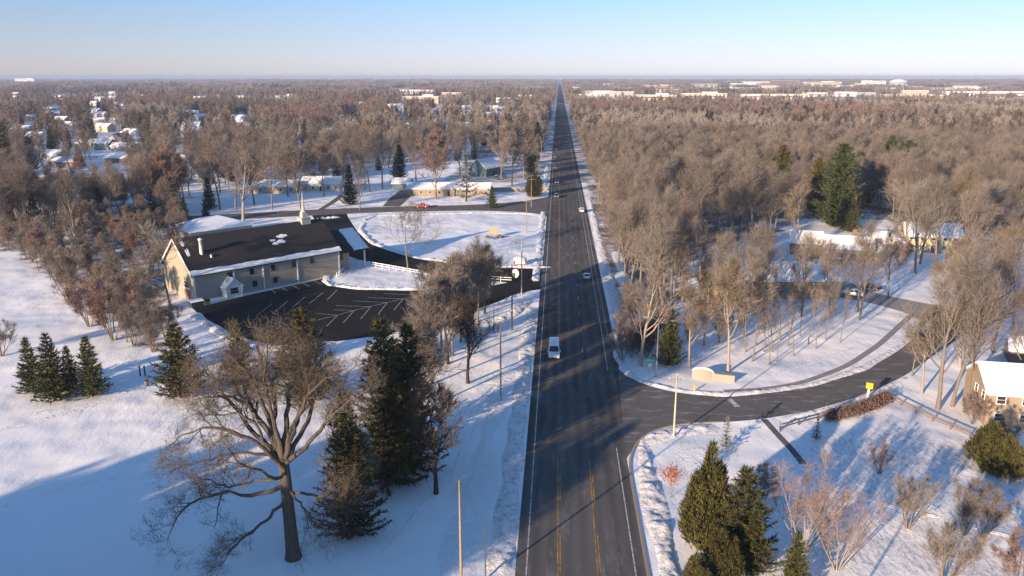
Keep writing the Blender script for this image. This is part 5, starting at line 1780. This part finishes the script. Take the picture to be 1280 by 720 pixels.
B2, RB2 = spawn(rng, LP_[SIDE], LR_[SIDE], 9, 0.40, 1.0, 25, 65, lambda L, t, r: r.uniform(2.2, 4.6, len(L)) * (1.15 - 0.4 * t), 6, 0.22, 0.05, 0.5, 0.25)
B2, RB2 = np.concatenate([B2, B2a]), np.concatenate([RB2, RB2a])
otr.tubes(B2, RB2, 5)
B3, RB3 = spawn(rng, B2, RB2, 7, 0.2, 1.0, 25, 65, lambda L, t, r: r.uniform(1.0, 2.2, len(L)), 4, 0.24, 0.05, 0.55, 0.3)
ocr.tubes(B3, RB3, 3, cap=False)
B4, _ = spawn(rng, B3, RB3, 6, 0.15, 1.0, 25, 65, lambda L, t, r: r.uniform(0.5, 1.2, len(L)), 3, 0.22, 0.06)
ribbons(rng, ocr, B4, 0.030)
slivers(rng, ocr, B4, 4, 0.1, 20, 60, 0.4, 0.9, 0.022, 0.08)
t = thing('oak_tree', 'huge bare spreading oak alone in the shaded snow of the near field', 'tree', tuple(ob))
otr.build('trunk', 'oak_bark', t, True)
ocr.build('crown', 'oak_twigs', t)
FIXED.append((ob[0], ob[1], 'oak'))

# ---- conifers
def con(pr, label, px, pb, pt, H=None, name='spruce_tree', group=None):
    return tree(pr, label, px, pb, pt, H, name, 'tree', group)

con(SPRUCE_HI[0], 'tall dark spruce standing furthest forward beside the oak', 440, 668, 490)
con(SPRUCE_HI[1], 'tallest spruce of the row behind the oak, with a pointed top', 484, 606, 394)
con(SPRUCE_HI[0], 'tall spruce at the road side of the row behind the oak', 514, 590, 404)
con(SPRUCE_HI[1], 'spruce at the back of the row, nearest the parking lot', 497, 555, 420)
con(OLIVE[0], 'olive-green spruce poking up behind the oak crown', 383, 500, 386)
con(SPRUCE[0], 'dark spruce hidden behind the middle of the oak crown', 300, 478, 400)
con(OLIVE[0], 'squat olive spruce left of the oak beside the field posts', 227, 497, 404)
con(SPRUCE[0], 'left spruce of the trio in the open field', 42, 490, 421)
con(SPRUCE[1], 'middle spruce of the trio in the open field', 70, 501, 416)
con(SPRUCE[0], 'slim dark spruce tucked behind the middle of the trio', 90, 488, 432)
con(SPRUCE[1], 'right spruce of the trio in the open field', 116, 495, 420)
con(SPRUCE[0], 'broad dark spruce under pale trees by the junction corner', 836, 456, 385)
con(DARKC[0], 'dark conifer beside the cross street left of the brick ranch', 438, 256, 206)
con(DARKC[0], 'narrow dark conifer between bare trees behind the dark garage', 500, 232, 180)
con(DARKC[0], 'dark conifer in front of the snow-roofed hall, left one', 232, 282, 246)
con(DARKC[0], 'dark conifer in front of the snow-roofed hall, right one', 258, 278, 250)
con(DARKC[0], 'dark conifer at the end of the hedgerow below the red tree', 205, 284, 250)
con(FROST[0], 'grey snow-dusted conifer standing before the brick ranch', 583, 252, 190, name='snowy_conifer')
con(FROST[0], 'small frosted spruce on the snowy corner behind the olive cypress', 907, 561, 522, name='snowy_conifer')
con(FROST[0], 'small frosted spruce beside the split rail fence in blue shade', 1020, 550, 523, name='snowy_conifer')
con(PLUME[0], 'tallest olive cypress at the front right roadside', 882, 680, 548, name='cypress_tree')
con(OLIVE[0], 'pointed yellow-green spruce right of the tallest cypress', 924, 700, 584)
con(PLUME[1], 'broad low cypress at the front of the right roadside clump', 900, 730, 660, name='cypress_tree')
con(FROST[0], 'small spruce on the road side of the cypress clump', 861, 668, 630, name='snowy_conifer')
con(SPRUCE[0], 'dark spruce closing the right side of the front clump', 940, 715, 632)
con(PLUME[1], 'small dark cypress at the bottom edge of the right clump', 868, 745, 690, name='cypress_tree')
con(SPRUCE[1], 'dark spruce under a pink bare shrub at the bottom edge', 991, 740, 664)
con(PINE[0], 'large dark green pine standing over the right wood', 1044, 284, 178, name='pine_tree')
con(PINE[1], 'yellow-green pine top between the large pine and the three-gabled house', 1018, 268, 196, name='pine_tree')
con(PINE[2], 'upper green pine behind the large dark pine', 1108, 232, 168, name='pine_tree')
con(PINE[2], 'green pine right of the upper green pine', 1130, 230, 174, name='pine_tree')
con(PINE[1], 'yellow-green pine left of the large dark pine', 974, 252, 180, name='pine_tree')
con(PINE[1], 'low yellow-green pine at the wood edge near the road', 846, 300, 254, name='pine_tree')
con(PINE[0], 'second dark pine tucked behind the large dark pine', 1070, 258, 190, name='pine_tree')
con(SPRUCE[1], 'young green spruce behind the three-gabled house', 1063, 290, 248)
con(ROUND[0], 'round green shrub beside the tan brick house, upper one', 1236, 578, 528, name='evergreen_shrub')
con(ROUND[0], 'round dark shrub beside the tan brick house, lower one', 1254, 594, 545, name='evergreen_shrub')
con(PLUME[1], 'round dark evergreen at the main road end of the tan wall', 668, 246, 214, name='evergreen_shrub')
for i, (px, pb, pt, lab) in enumerate(((662, 205, 165, 'dark conifer nearest of the row along the far road'), (672, 190, 152, 'dark conifer midway in the row along the far road'), (676, 176, 145, 'dark conifer farthest in the row along the far road'), (664, 218, 178, 'dark conifer just behind the round evergreen by the road'),
        (10, 225, 152, 'dark conifer group leader at the frame edge by the subdivision'), (40, 215, 170, 'dark conifer beside the twin-roofed grey house'), (66, 195, 160, 'dark conifer behind the grey ranch'), (383, 186, 150, 'dark conifer between pink and bright-roofed houses'), (463, 147, 127, 'pointed dark conifer in mid woods before the school'),
        (100, 208, 180, 'dark conifer by the yellowish house'), (430, 140, 120, 'first of the dark far conifers near the school'), (415, 142, 121, 'second of the dark far conifers near the school'), (400, 141, 120, 'third of the dark far conifers near the school'), (206, 128, 112, 'dark conifer standing up on the far left skyline'),
        (178, 168, 140, 'olive conifer in the far subdivision'), (196, 166, 142, 'dark conifer right of the olive one in far subdivision'), (228, 150, 132, 'bluish conifer on the far slope'), (262, 262, 222, 'olive conifer left of the pale sycamore'), (318, 240, 190, 'dark conifer right of the pale sycamore'), (1166, 168, 136, 'dark conifer beside the white-barked tree in the wood'), (615, 260, 232, 'low evergreen before the dark blue-grey house'))):
    con((DARKC if i % 2 else SPRUCE)[0], lab, px, pb, pt, name='conifer_tree')

# ---- named bare trees
B = tree
for i, (px, pb, pt, lab) in enumerate(((318, 256, 176, 'tall bare tree behind the steeple, left of the far lawn'), (430, 250, 178, 'bare tree just behind the dark conifer by the far lawn'), (462, 240, 166, 'tall bare tree left of the dark garage'), (478, 236, 160, 'second tall bare tree left of the dark garage'), (450, 262, 205, 'small bare tree at the cross street bend'), (340, 262, 188, 'bare tree at the near side of the far lawn'), (295, 262, 170, 'tall brown tree behind the hip-roofed hall'), (275, 262, 176, 'brown tree above the hip-roofed hall'), (640, 232, 172, 'bare tree between the blue-grey house and the tan wall'), (655, 222, 160, 'bare tree behind the round evergreen'), (520, 226, 156, 'bare tree rising behind the dark garage'), (575, 224, 158, 'bare tree rising behind the brick ranch'))):
    tree((WOODS + YARD)[i % 10], lab, px, pb, pt)
for i, (px, pb, pt, lab) in enumerate(((606, 392, 312, 'dense bare tree nearest the drive mouth on the left verge'), (612, 380, 318, 'bare tree right at the church drive mouth'), (528, 512, 400, 'dark bare tree between the spruce row and the parking lot'), (540, 480, 372, 'second dark bare tree between spruce row and parking lot'), (560, 455, 345, 'dense dark tree in front of the parking lot trees'))):
    tree(SHADE[i % 2], lab, px, pb, pt)
B(DARKT[0], 'bare dark tree standing alone on the shaded verge by the near pole', 545, 617, 478)
B(DARKT[1], 'bare dark tree behind the bare pole left of the van', 585, 479, 372)
B(YARD[0], 'brown bare tree in front of the parking lot, left one', 552, 437, 330)
B(YARD[1], 'brown bare tree in front of the parking lot, middle one', 576, 428, 326)
B(WOODS[2], 'narrow brown bare tree by the church drive mouth', 597, 402, 305)
B(YARD[2], 'small brown bare tree before the parking lot corner', 566, 445, 352)
B(YARD[0], 'brown bare tree at the road side of the parking lot group', 592, 418, 328)
B(YARD[3], 'low brown bare tree at the back of the parking lot group', 538, 418, 335)
B(PALE[0], 'bare tree with pale branches rising through the near spruce', 428, 660, 505)
B(GOLD[0], 'golden twiggy tree in front of the near spruce', 452, 648, 540)
B(FAN[0], 'lone pale bare tree behind the white rail fence', 510, 339, 262)
B(FAN[1], 'bare tree standing before the church gable', 213, 387, 288)
B(REDS[0], 'reddish bare tree before the brick ranch', 545, 249, 168)
B(YARD[1], 'grey bare tree on the lawn beside the blue-grey house', 627, 224, 158)
B(YARD[2], 'round bare tree on the far lawn nearest the dark conifer', 405, 245, 184)
B(YARD[3], 'round bare tree left of the dark conifer on the far lawn', 376, 262, 188)
B(YARD[0], 'bare tree in front of the tan ranch on the far lawn', 360, 246, 190)
B(PALE[1], 'pale-limbed sycamore rising behind the church hall', 304, 276, 182)
B(PALE[0], 'pale sycamore leaning over the hedgerow', 98, 335, 232)
B(PALE[1], 'pale sycamore in the subdivision behind the red tree', 214, 228, 150)
B(REDS[1], 'rust-red bare tree behind the hedgerow', 225, 262, 190)
B(REDS[0], 'rust-red bare tree next to the beige subdivision house', 205, 272, 196)
B(PALE[1], 'tall pale tree before the dark junction spruce', 800, 458, 326)
B(GOLD[1], 'golden bare tree standing alone on the sunny corner lawn', 910, 465, 322)
B(GOLD[2], 'slim pale tree right of the junction spruce', 862, 460, 352)
B(GOLD[0], 'forked pale tree behind the entrance wall', 880, 432, 340)
B(GOLD[2], 'golden upright tree in front of the three-gabled house', 996, 318, 228)
for i, (px, pb, pt) in enumerate(((940, 452, 345), (955, 440, 340), (962, 455, 362), (985, 432, 350), (1000, 420, 345), (1020, 436, 360), (975, 425, 330), (948, 418, 330), (1040, 412, 350), (932, 440, 342), (965, 440, 352), (1010, 430, 350), (992, 445, 368), (1032, 425, 352), (1050, 428, 362), (970, 452, 372), (945, 432, 335))):
    tree(SAPL[i % 2], 'thin bare sapling in the group on the sunny corner lawn', px, pb, pt, group='saplings on the corner lawn')
for i, (px, pb, pt, lab) in enumerate(((1152, 492, 380, 'bare tree nearest the yellow road sign at the bend'), (1172, 512, 330, 'tall bare tree first in the clump before the tan brick house'), (1190, 508, 350, 'bare tree second in the clump before the tan brick house'), (1212, 510, 322, 'tall bare tree closest to the tan brick house'), (1200, 460, 322, 'bare tree on the outside of the bend behind the clump'), (1240, 440, 310, 'tall bare tree over the snowy shed'), (1225, 425, 300, 'bare tree behind the curve of the side road'), (1262, 430, 290, 'bare tree at the frame edge behind the shed'), (1276, 500, 360, 'bare tree rising behind the tan brick house'), (1140, 470, 402, 'short bare tree leaning at the road bend'), (1182, 398, 300, 'bare tree at the driveway mouth'), (1215, 392, 290, 'bare tree right of the driveway mouth'), (1262, 380, 270, 'bare tree in the thicket at the far frame edge'), (1150, 330, 222, 'fan-shaped bare tree before the yellow house'), (1180, 332, 215, 'fan-shaped bare tree right of the yellow house'), (1132, 326, 240, 'bare tree left of the yellow house'))):
    B((GOLD + WOODS)[(i * 3) % 10], lab, px, pb, pt)
for i, (px, pb, pt, lab) in enumerate(((902, 398, 296, 'bare tree at the near wing of the golden brick house'), (1002, 396, 298, 'tall bare tree before the middle of the golden brick house'), (1036, 398, 306, 'bare tree before the drive end of the golden brick house'), (955, 402, 292, 'tall bare tree left of the middle of the golden brick house'), (1144, 342, 232, 'bare tree in front of the yellow house near its gable'), (1168, 345, 228, 'bare tree in front of the middle of the yellow house'), (1192, 350, 232, 'bare tree in front of the far end of the yellow house'), (1110, 372, 290, 'bare tree beside the house drive near the black pickup'), (930, 422, 315, 'bare tree on the corner lawn before the brick house wing'))):
    B(WOODS[(i * 3 + 1) % 8], lab, px, pb, pt)
# shrubs
S_ = lambda pr, lab, px, pb, pt, g=None, nm='bare_shrub': tree(pr, lab, px, pb, pt, None, nm, 'shrub', g)
S_(PINKS[0], 'pinkish feathery shrub above the dark bottom-edge spruce', 1004, 690, 578)
S_(PINKS[1], 'pinkish feathery shrub right of the first pink one', 1046, 712, 622)
S_(SHRUB[0], 'vase-shaped bare shrub with a long track of shade on the right lawn', 1134, 660, 596)
S_(SHRUB[1], 'wide bare shrub by the track on the right lawn', 1205, 668, 604)
S_(SHRUB[2], 'brown bare shrub behind the wide one on the right lawn', 1228, 672, 612)
S_(SHRUB[0], 'bare shrub at the bottom edge below the vase-shaped one', 1178, 732, 652)
S_(REDSH[0], 'reddish shrub at the bottom right frame corner', 1272, 735, 670)
S_(SHRUB[1], 'tiny bare sapling on the blue shade beside the cypresses', 955, 624, 585)
S_(SHRUB[2], 'small bare sapling in mid right lawn', 1099, 592, 556)
for i, (px, pb, pt, lab) in enumerate(((142, 425, 352, 'reddish shrub at the front of the hedgerow'), (168, 432, 378, 'grey-brown shrub at the tip of the hedgerow'), (192, 440, 392, 'small rusty shrub ahead of the hedgerow tip'), (208, 425, 380, 'pinkish shrub between hedgerow and church tree'), (112, 408, 345, 'brown shrub in the middle of the hedgerow'), (84, 375, 318, 'grey shrub in the hedgerow beside the open field'), (40, 328, 290, 'pale shrub at the open end of the hedgerow'), (2, 445, 398, 'pinkish bush at the frame edge of the field'), (1125, 332, 300, 'red-brown bush left of the yellow house'), (790, 400, 352, 'low bare bush at the wood edge by the verge'), (1015, 340, 300, 'brown bush before the three-gabled house'), (1250, 560, 515, 'brown shrub against the tan brick house'), (1215, 530, 495, 'reddish shrub left of the tan brick house'), (925, 405, 350, 'bush before the golden brick house'), (550, 402, 368, 'low twiggy bush at the parking lot edge'), (470, 458, 430, 'low brown brush behind the oak'))):
    S_((REDSH + SHRUB)[i % 4], lab, px, pb, pt)
random.seed(64)
for i in range(26):
    px, pb = random.uniform(775, 905), random.uniform(385, 452)
    if px > 860 and pb > 430:
        continue
    S_((SHRUB + REDSH)[i % 4], 'low bare bush in the undergrowth at the corner of the wood', px, pb, pb - random.uniform(24, 40), 'undergrowth at the wood corner')
# hedge, orange tree
x, y, _ = G(838, 622)
H_ = height_of(838, 622, 582)
ob_ = bare_proto('littleorange', 77, 4, nl=8, nb=5, nt_=5, ns=2, leaf='orange_leaves', r0=0.04, twig_w=0.02, sl_w=0.02)
rg = np.random.default_rng(3)
lv = MB()
c = rg.normal(size=(330, 3)) * np.array((0.6, 0.6, 0.55)) + np.array((0, 0, 2.9))
d = nrm(rg.normal(size=c.shape)) * 0.22
s2 = nrm(np.cross(d, rg.normal(size=c.shape))) * 0.09
lv.add(np.stack([c - s2, c + s2, c + d], 1).reshape(-1, 3), np.arange(990).reshape(-1, 3))
t = place(ob_, x, y, H_, 0.3, 'small_tree', 'small tree still holding orange leaves by the right verge', 'tree')
lo = lv.build('leaves', 'orange_leaves', t)
hp = resample(GP([(1035, 525), (1062, 519), (1090, 510), (1108, 500)]), 30)
hb, hl = MB(), MB()
rg = np.random.default_rng(8)
for p in hp:
    for _ in range(420):
        c = p + np.array((*rg.normal(size=2) * 0.55, abs(rg.normal()) * 0.55 + 0.25))
        d = nrm(rg.normal(size=3) + np.array((0, 0, 0.6))) * rg.uniform(0.2, 0.45)
        s2 = nrm(np.cross(d, rg.normal(size=3))) * 0.05
        hl.add([c - s2, c + s2, c + d], [(0, 1, 2)])
o_ = hp[0].copy()
t = thing('hedge', 'red-brown clipped hedge along the lower side of the bend', 'hedge', (0, 0, 0))
hl.build('foliage', 'hedge_leaves', t)
for p in hp[::3]:
    hb.tubes(np.array([(p[0], p[1], -0.1), (p[0], p[1], 0.9)]), np.array((0.05, 0.03)), 5)
hb.build('stem', 'dark_bark', t)

# ---- trees outside the frame whose shade falls across the field
random.seed(23)
for i in range(96):
    D = random.uniform(24, 41)
    u = -106 + (i % 32) * 2.0 + random.uniform(-1, 1)
    if i % 32 < 10 and random.random() < 0.5:
        continue
    X = u + 0.8 * (D - 30)
    x, y = X * math.cos(YAW) - D * math.sin(YAW), X * math.sin(YAW) + D * math.cos(YAW)
    if i % 7 == 0 or i % 32 < 5:
        place(DARKT[i % 2], x, y, random.uniform(15, 20), None, 'bare_tree', 'bare tree outside the view that shades the near field', 'tree', 'trees shading the field')
    else:
        place(SPRUCE_HI[i % 2], x, y, random.uniform(18, 21.3), None, 'spruce_tree', 'spruce outside the view that shades the near field', 'tree', 'spruces shading the field')

# ---- woods
EXC = [GP(LOT), GP([(380, 262), (440, 258), (700, 330), (700, 356), (430, 330)]), [(-14, 0), (16, 0), (16, 165), (16.5, 600), (17, 6000), (-9.5, 6000), (-10, 390), (-12, 300)],
       GP([(440, 285), (690, 262), (690, 340), (560, 340)]), GP([(400, 320), (560, 330), (690, 340), (690, 720), (0, 720), (0, 440), (240, 430), (230, 380)]),
       GP([(325, 246), (430, 240), (440, 262), (330, 268)]), GP([(230, 258), (440, 258), (440, 272), (230, 280)]), GP([(440, 262), (480, 232), (690, 215), (690, 265), (440, 268)]),
       GP([(95, 262), (108, 215), (122, 180), (150, 175), (165, 215), (160, 245)]), GP([(575, 222), (600, 192), (665, 190), (665, 225)]),
       [tuple((O + ux * a + np.array((-ux[1], ux[0], 0)) * b)[:2]) for a, b in ((-14, -20), (60, -20), (60, 40), (-10, 24))],
       GP([(920, 455), (1000, 418), (1120, 400), (1180, 410), (1100, 480), (880, 500)]), GP([(1010, 340), (1100, 325), (1190, 322), (1200, 380), (1060, 372)]), GP([(870, 376), (880, 340), (1075, 340), (1075, 376)]), GP([(1000, 328), (1000, 300), (1120, 296), (1120, 328)])]
grid = {}


def free(x, y, r):
    k = (int(x // 12), int(y // 12))
    for i in (-1, 0, 1):
        for j in (-1, 0, 1):
            for (a, b, c) in grid.get((k[0] + i, k[1] + j), ()):
                if (a - x) ** 2 + (b - y) ** 2 < r * r:
                    return False
    return True


def put(x, y):
    grid.setdefault((int(x // 12), int(y // 12)), []).append((x, y, 0))


for x, y, _ in FIXED:
    put(x, y)


def in_sight_line(x, y):
    """ground kept open in front of the houses one can see"""
    D = math.hypot(x, y)
    for hx, hy, w_ in HOUSE_SPOTS:
        dh = math.hypot(hx, hy)
        lo = dh * (0.90 if dh < 700 else 0.82)
        if lo < D < dh + w_ * 0.6 + 6:
            lat = abs(x * hy - y * hx) / dh
            if lat < w_ * 0.5 * (D / dh) + 3:
                return True
    return False


cand = []
random.seed(31)
WOOD_L2 = WOOD_L
def fill(poly, spacing, dens, kind):
    xs_, ys_ = [p[0] for p in poly], [p[1] for p in poly]
    x = min(xs_)
    while x < max(xs_):
        y = min(ys_)
        while y < max(ys_):
            a, b = x + random.uniform(-0.48, 0.48) * spacing, y + random.uniform(-0.48, 0.48) * spacing
            y += spacing
            if random.random() > dens or not inside(poly, a, b) or any(inside(e, a, b) for e in EXC):
                continue
            pxx = to_px((a, b, 8))[0]
            if pxx < -60 or pxx > 1340 or in_sight_line(a, b) or not free(a, b, spacing * 0.55):
                continue
            put(a, b)
            cand.append((math.hypot(a, b), a, b, kind))
        x += spacing


fill(GP([(800, 452), (815, 405), (870, 375), (1075, 377), (1075, 400), (1000, 420), (920, 440)]), 7.2, 0.85, 'wood')
fill(WOOD_R, 6.9, 0.95, 'wood')
fill(HEDGE_L, 5.5, 0.85, 'hedge')
fill(WOOD_L, 8.6, 0.93, 'suburb')
# the belt of trees along the left of the far road
fill([(-30, 395), (-10.5, 395), (-10.5, 1000), (-40, 1000)], 8.0, 0.95, 'belt')
cand.sort()
n_ind = sum(1 for f in FIXED if f[2] == 'bare_tree')
K = max(0, 292 - n_ind)
LABELS = {}
rest = []
for i, (D, x, y, kind) in enumerate(cand):
    vis = 0 < to_px((x, y, 10))[0] < 1280
    if K <= 0 or not vis:
        rest.append((D, x, y, kind))
        continue
    K -= 1
    if kind == 'hedge':
        pr = random.choice(YARD + WOODS[:3] + REDS[:1])
        lab, g, H_ = 'bare reddish-brown tree in the hedgerow between field and church', 'trees of the hedgerow', random.uniform(6, 10)
    elif kind == 'wood':
        pr = random.choice(WOODS)
        X, Dd = cam_xy((x, y))
        if x < 34:
            lab, g = 'bare brown tree in the edge of the wood along the main road', 'trees at the roadside edge of the wood'
        elif to_px((x, y, 0))[0] > 1100:
            lab, g = 'bare tan tree in the wood behind the yellow house', 'trees behind the yellow house'
        elif to_px((x, y, 0))[0] > 960:
            lab, g = 'bare brown tree in the wood around the tall dark pines', 'trees round the dark pines'
        else:
            lab, g = 'bare brown tree inside the wood behind the golden brick house', 'trees of the inner wood'
        H_ = random.choice((random.uniform(12, 17), random.uniform(16, 21), random.uniform(19, 25)))
    else:
        pr = random.choice(WOODS + YARD + PALE[:1] + REDS[:1])
        if kind == 'belt':
            lab, g = 'bare tree in the belt left of the far main road', 'trees of the roadside belt'
        elif to_px((x, y, 0))[0] < 280:
            lab, g = 'bare tree among the houses of the snowy subdivision', 'trees of the subdivision'
        else:
            lab, g = 'bare tree standing behind the ranch houses across the cross street', 'trees behind the ranch houses'
        H_ = random.uniform(13, 21)
    place(pr, x, y, H_, None, 'bare_tree', lab, 'tree', g)

# ---- far woods: one mass, made of instanced crowns
pts, idx_, scl, rot_ = [], [], [], []
KINDS = bpy.data.collections.new('woodland_kinds')
protos = WOODS + YARD + REDS[:1] + FAR + FARC + CLUMP
for i, p in enumerate(protos):
    KINDS.objects.link(p.joined('kind_%02d' % i))
i_far, i_farc, i_cl = len(WOODS) + len(YARD) + 1, len(WOODS) + len(YARD) + 1 + len(FAR), len(WOODS) + len(YARD) + 2 + len(FAR)


def far_kind(x, y, n, conifer):
    a = noise.noise(Vector((x * 0.006, y * 0.004, 8.1))) + random.uniform(-0.22, 0.22)
    b = noise.noise(Vector((x * 0.005, y * 0.003, 2.7)))
    if conifer is not None and random.random() < (0.42 if b > 0.28 else 0.045):
        return conifer
    k = n - 1 if a > 0.30 else (n - 2 if a < -0.26 else (n - 3 if a < -0.10 else random.randrange(max(1, n - 3))))
    return k


def stuff(x, y, i, s_):
    pts.append((x, y, 0)); idx_.append(i); scl.append(s_); rot_.append(random.random() * 6.28)


for D, x, y, kind in rest:
    far = D > 560
    if random.random() < (0.10 if kind != 'wood' else 0.03):
        stuff(x, y, i_farc, random.uniform(0.7, 1.2))
    elif far:
        k = far_kind(x, y, len(FAR), -1)
        stuff(x, y, i_farc if k < 0 else i_far + k, random.uniform(0.75, 1.45))
    else:
        k = random.randrange(len(WOODS)) if kind == 'wood' else random.randrange(len(WOODS) + len(YARD) + 1)
        stuff(x, y, k, random.uniform(0.85, 1.3))
random.seed(41)
D = 930.0
while D < 11800:
    big = D > 2300
    sp = 11.5 + (D - 930) * 0.004 if not big else 40 + (D - 2300) * 0.012
    half = D * 0.70
    X = -half
    while X < half:
        a, b = X + random.uniform(-0.5, 0.5) * sp, D + random.uniform(-0.5, 0.5) * sp
        X += sp
        x, y = a * math.cos(YAW) - b * math.sin(YAW), a * math.sin(YAW) + b * math.cos(YAW)
        if (-13 if y < 1500 else -20) < x < (19 if y < 1500 else 27) or in_sight_line(x, y):
            continue
        n_ = noise.noise(Vector((x * 0.0022, y * 0.0016, 3.3)))
        if n_ > (0.24 if x > 0 and 1500 < y < 5000 else 0.30) or random.random() < 0.06:
            continue
        if big:
            if abs(x - 4) < 48:
                continue
            stuff(x, y, i_cl + far_kind(x, y, len(CLUMP), None), random.uniform(0.7, 1.3) * (1.5 if random.random() < 0.05 else 1.0))
        else:
            k = far_kind(x, y, len(FAR), -1)
            stuff(x, y, i_farc if k < 0 else i_far + k, random.uniform(0.7, 1.4))
    D += sp
for y in range(1500, 9000, 13):
    for sx_ in (-1, 1):
        for k in (0, 1):
            if random.random() < 0.8:
                stuff(4 + sx_ * (12.5 + y * 0.0008 + k * 12 + random.uniform(-2, 3)), y + random.uniform(-5, 5), i_far + random.randrange(len(FAR)), random.uniform(0.85, 1.25))
me = bpy.data.meshes.new('far_woods')
me.from_pydata(pts, [], [])
for nm, typ, arr in (('kind', 'INT', idx_), ('size', 'FLOAT', scl), ('turn', 'FLOAT', rot_)):
    at = me.attributes.new(nm, typ, 'POINT')
    at.data.foreach_set('value', np.array(arr, np.int32 if typ == 'INT' else np.float32))
fw = bpy.data.objects.new('far_woods', me)
COL.objects.link(fw)
fw['kind'] = 'stuff'
ng = bpy.data.node_groups.new('woods', 'GeometryNodeTree')
ng.interface.new_socket('Geometry', in_out='INPUT', socket_type='NodeSocketGeometry')
ng.interface.new_socket('Geometry', in_out='OUTPUT', socket_type='NodeSocketGeometry')
gi, go = ng.nodes.new('NodeGroupInput'), ng.nodes.new('NodeGroupOutput')
iop = ng.nodes.new('GeometryNodeInstanceOnPoints')
ci = ng.nodes.new('GeometryNodeCollectionInfo')
ci.inputs['Collection'].default_value = KINDS
ci.inputs['Separate Children'].default_value = True
ci.inputs['Reset Children'].default_value = True
iop.inputs['Pick Instance'].default_value = True
def attr(nm, typ):
    a = ng.nodes.new('GeometryNodeInputNamedAttribute')
    a.data_type = typ
    a.inputs['Name'].default_value = nm
    return [o for o in a.outputs if o.enabled and o.name == 'Attribute'][0]
cx = ng.nodes.new('ShaderNodeCombineXYZ')
e2r = ng.nodes.new('FunctionNodeEulerToRotation')
ng.links.new(attr('turn', 'FLOAT'), cx.inputs[2])
ng.links.new(cx.outputs[0], e2r.inputs[0])
ng.links.new(e2r.outputs[0], iop.inputs['Rotation'])
ng.links.new(attr('kind', 'INT'), iop.inputs['Instance Index'])
ng.links.new(attr('size', 'FLOAT'), iop.inputs['Scale'])
ng.links.new(gi.outputs[0], iop.inputs['Points'])
ng.links.new(ci.outputs[0], iop.inputs['Instance'])
ng.links.new(iop.outputs[0], go.inputs[0])
fw.modifiers.new('woods', 'NODES').node_group = ng
print('individual trees', 292, 'stuff points', len(pts), 'candidates', len(cand))

# ------------------------------------------------------------------ air
HAZE = True
if HAZE:
    q = bpy.data.materials.new('haze')
    q.use_nodes = True
    q.node_tree.nodes.clear()
    out = q.node_tree.nodes.new('ShaderNodeOutputMaterial')
    pv_ = q.node_tree.nodes.new('ShaderNodeVolumePrincipled')
    pv_.inputs['Color'].default_value = (0.48, 0.60, 0.84, 1)
    pv_.inputs['Density'].default_value = 0.00011
    q.node_tree.links.new(pv_.outputs[0], out.inputs['Volume'])
    q.volume_intersection_method if False else None
    hz = MB().box((0, 0, 28.5), (24400, 24400, 59)).build('haze', q)
    hz['kind'] = 'stuff'
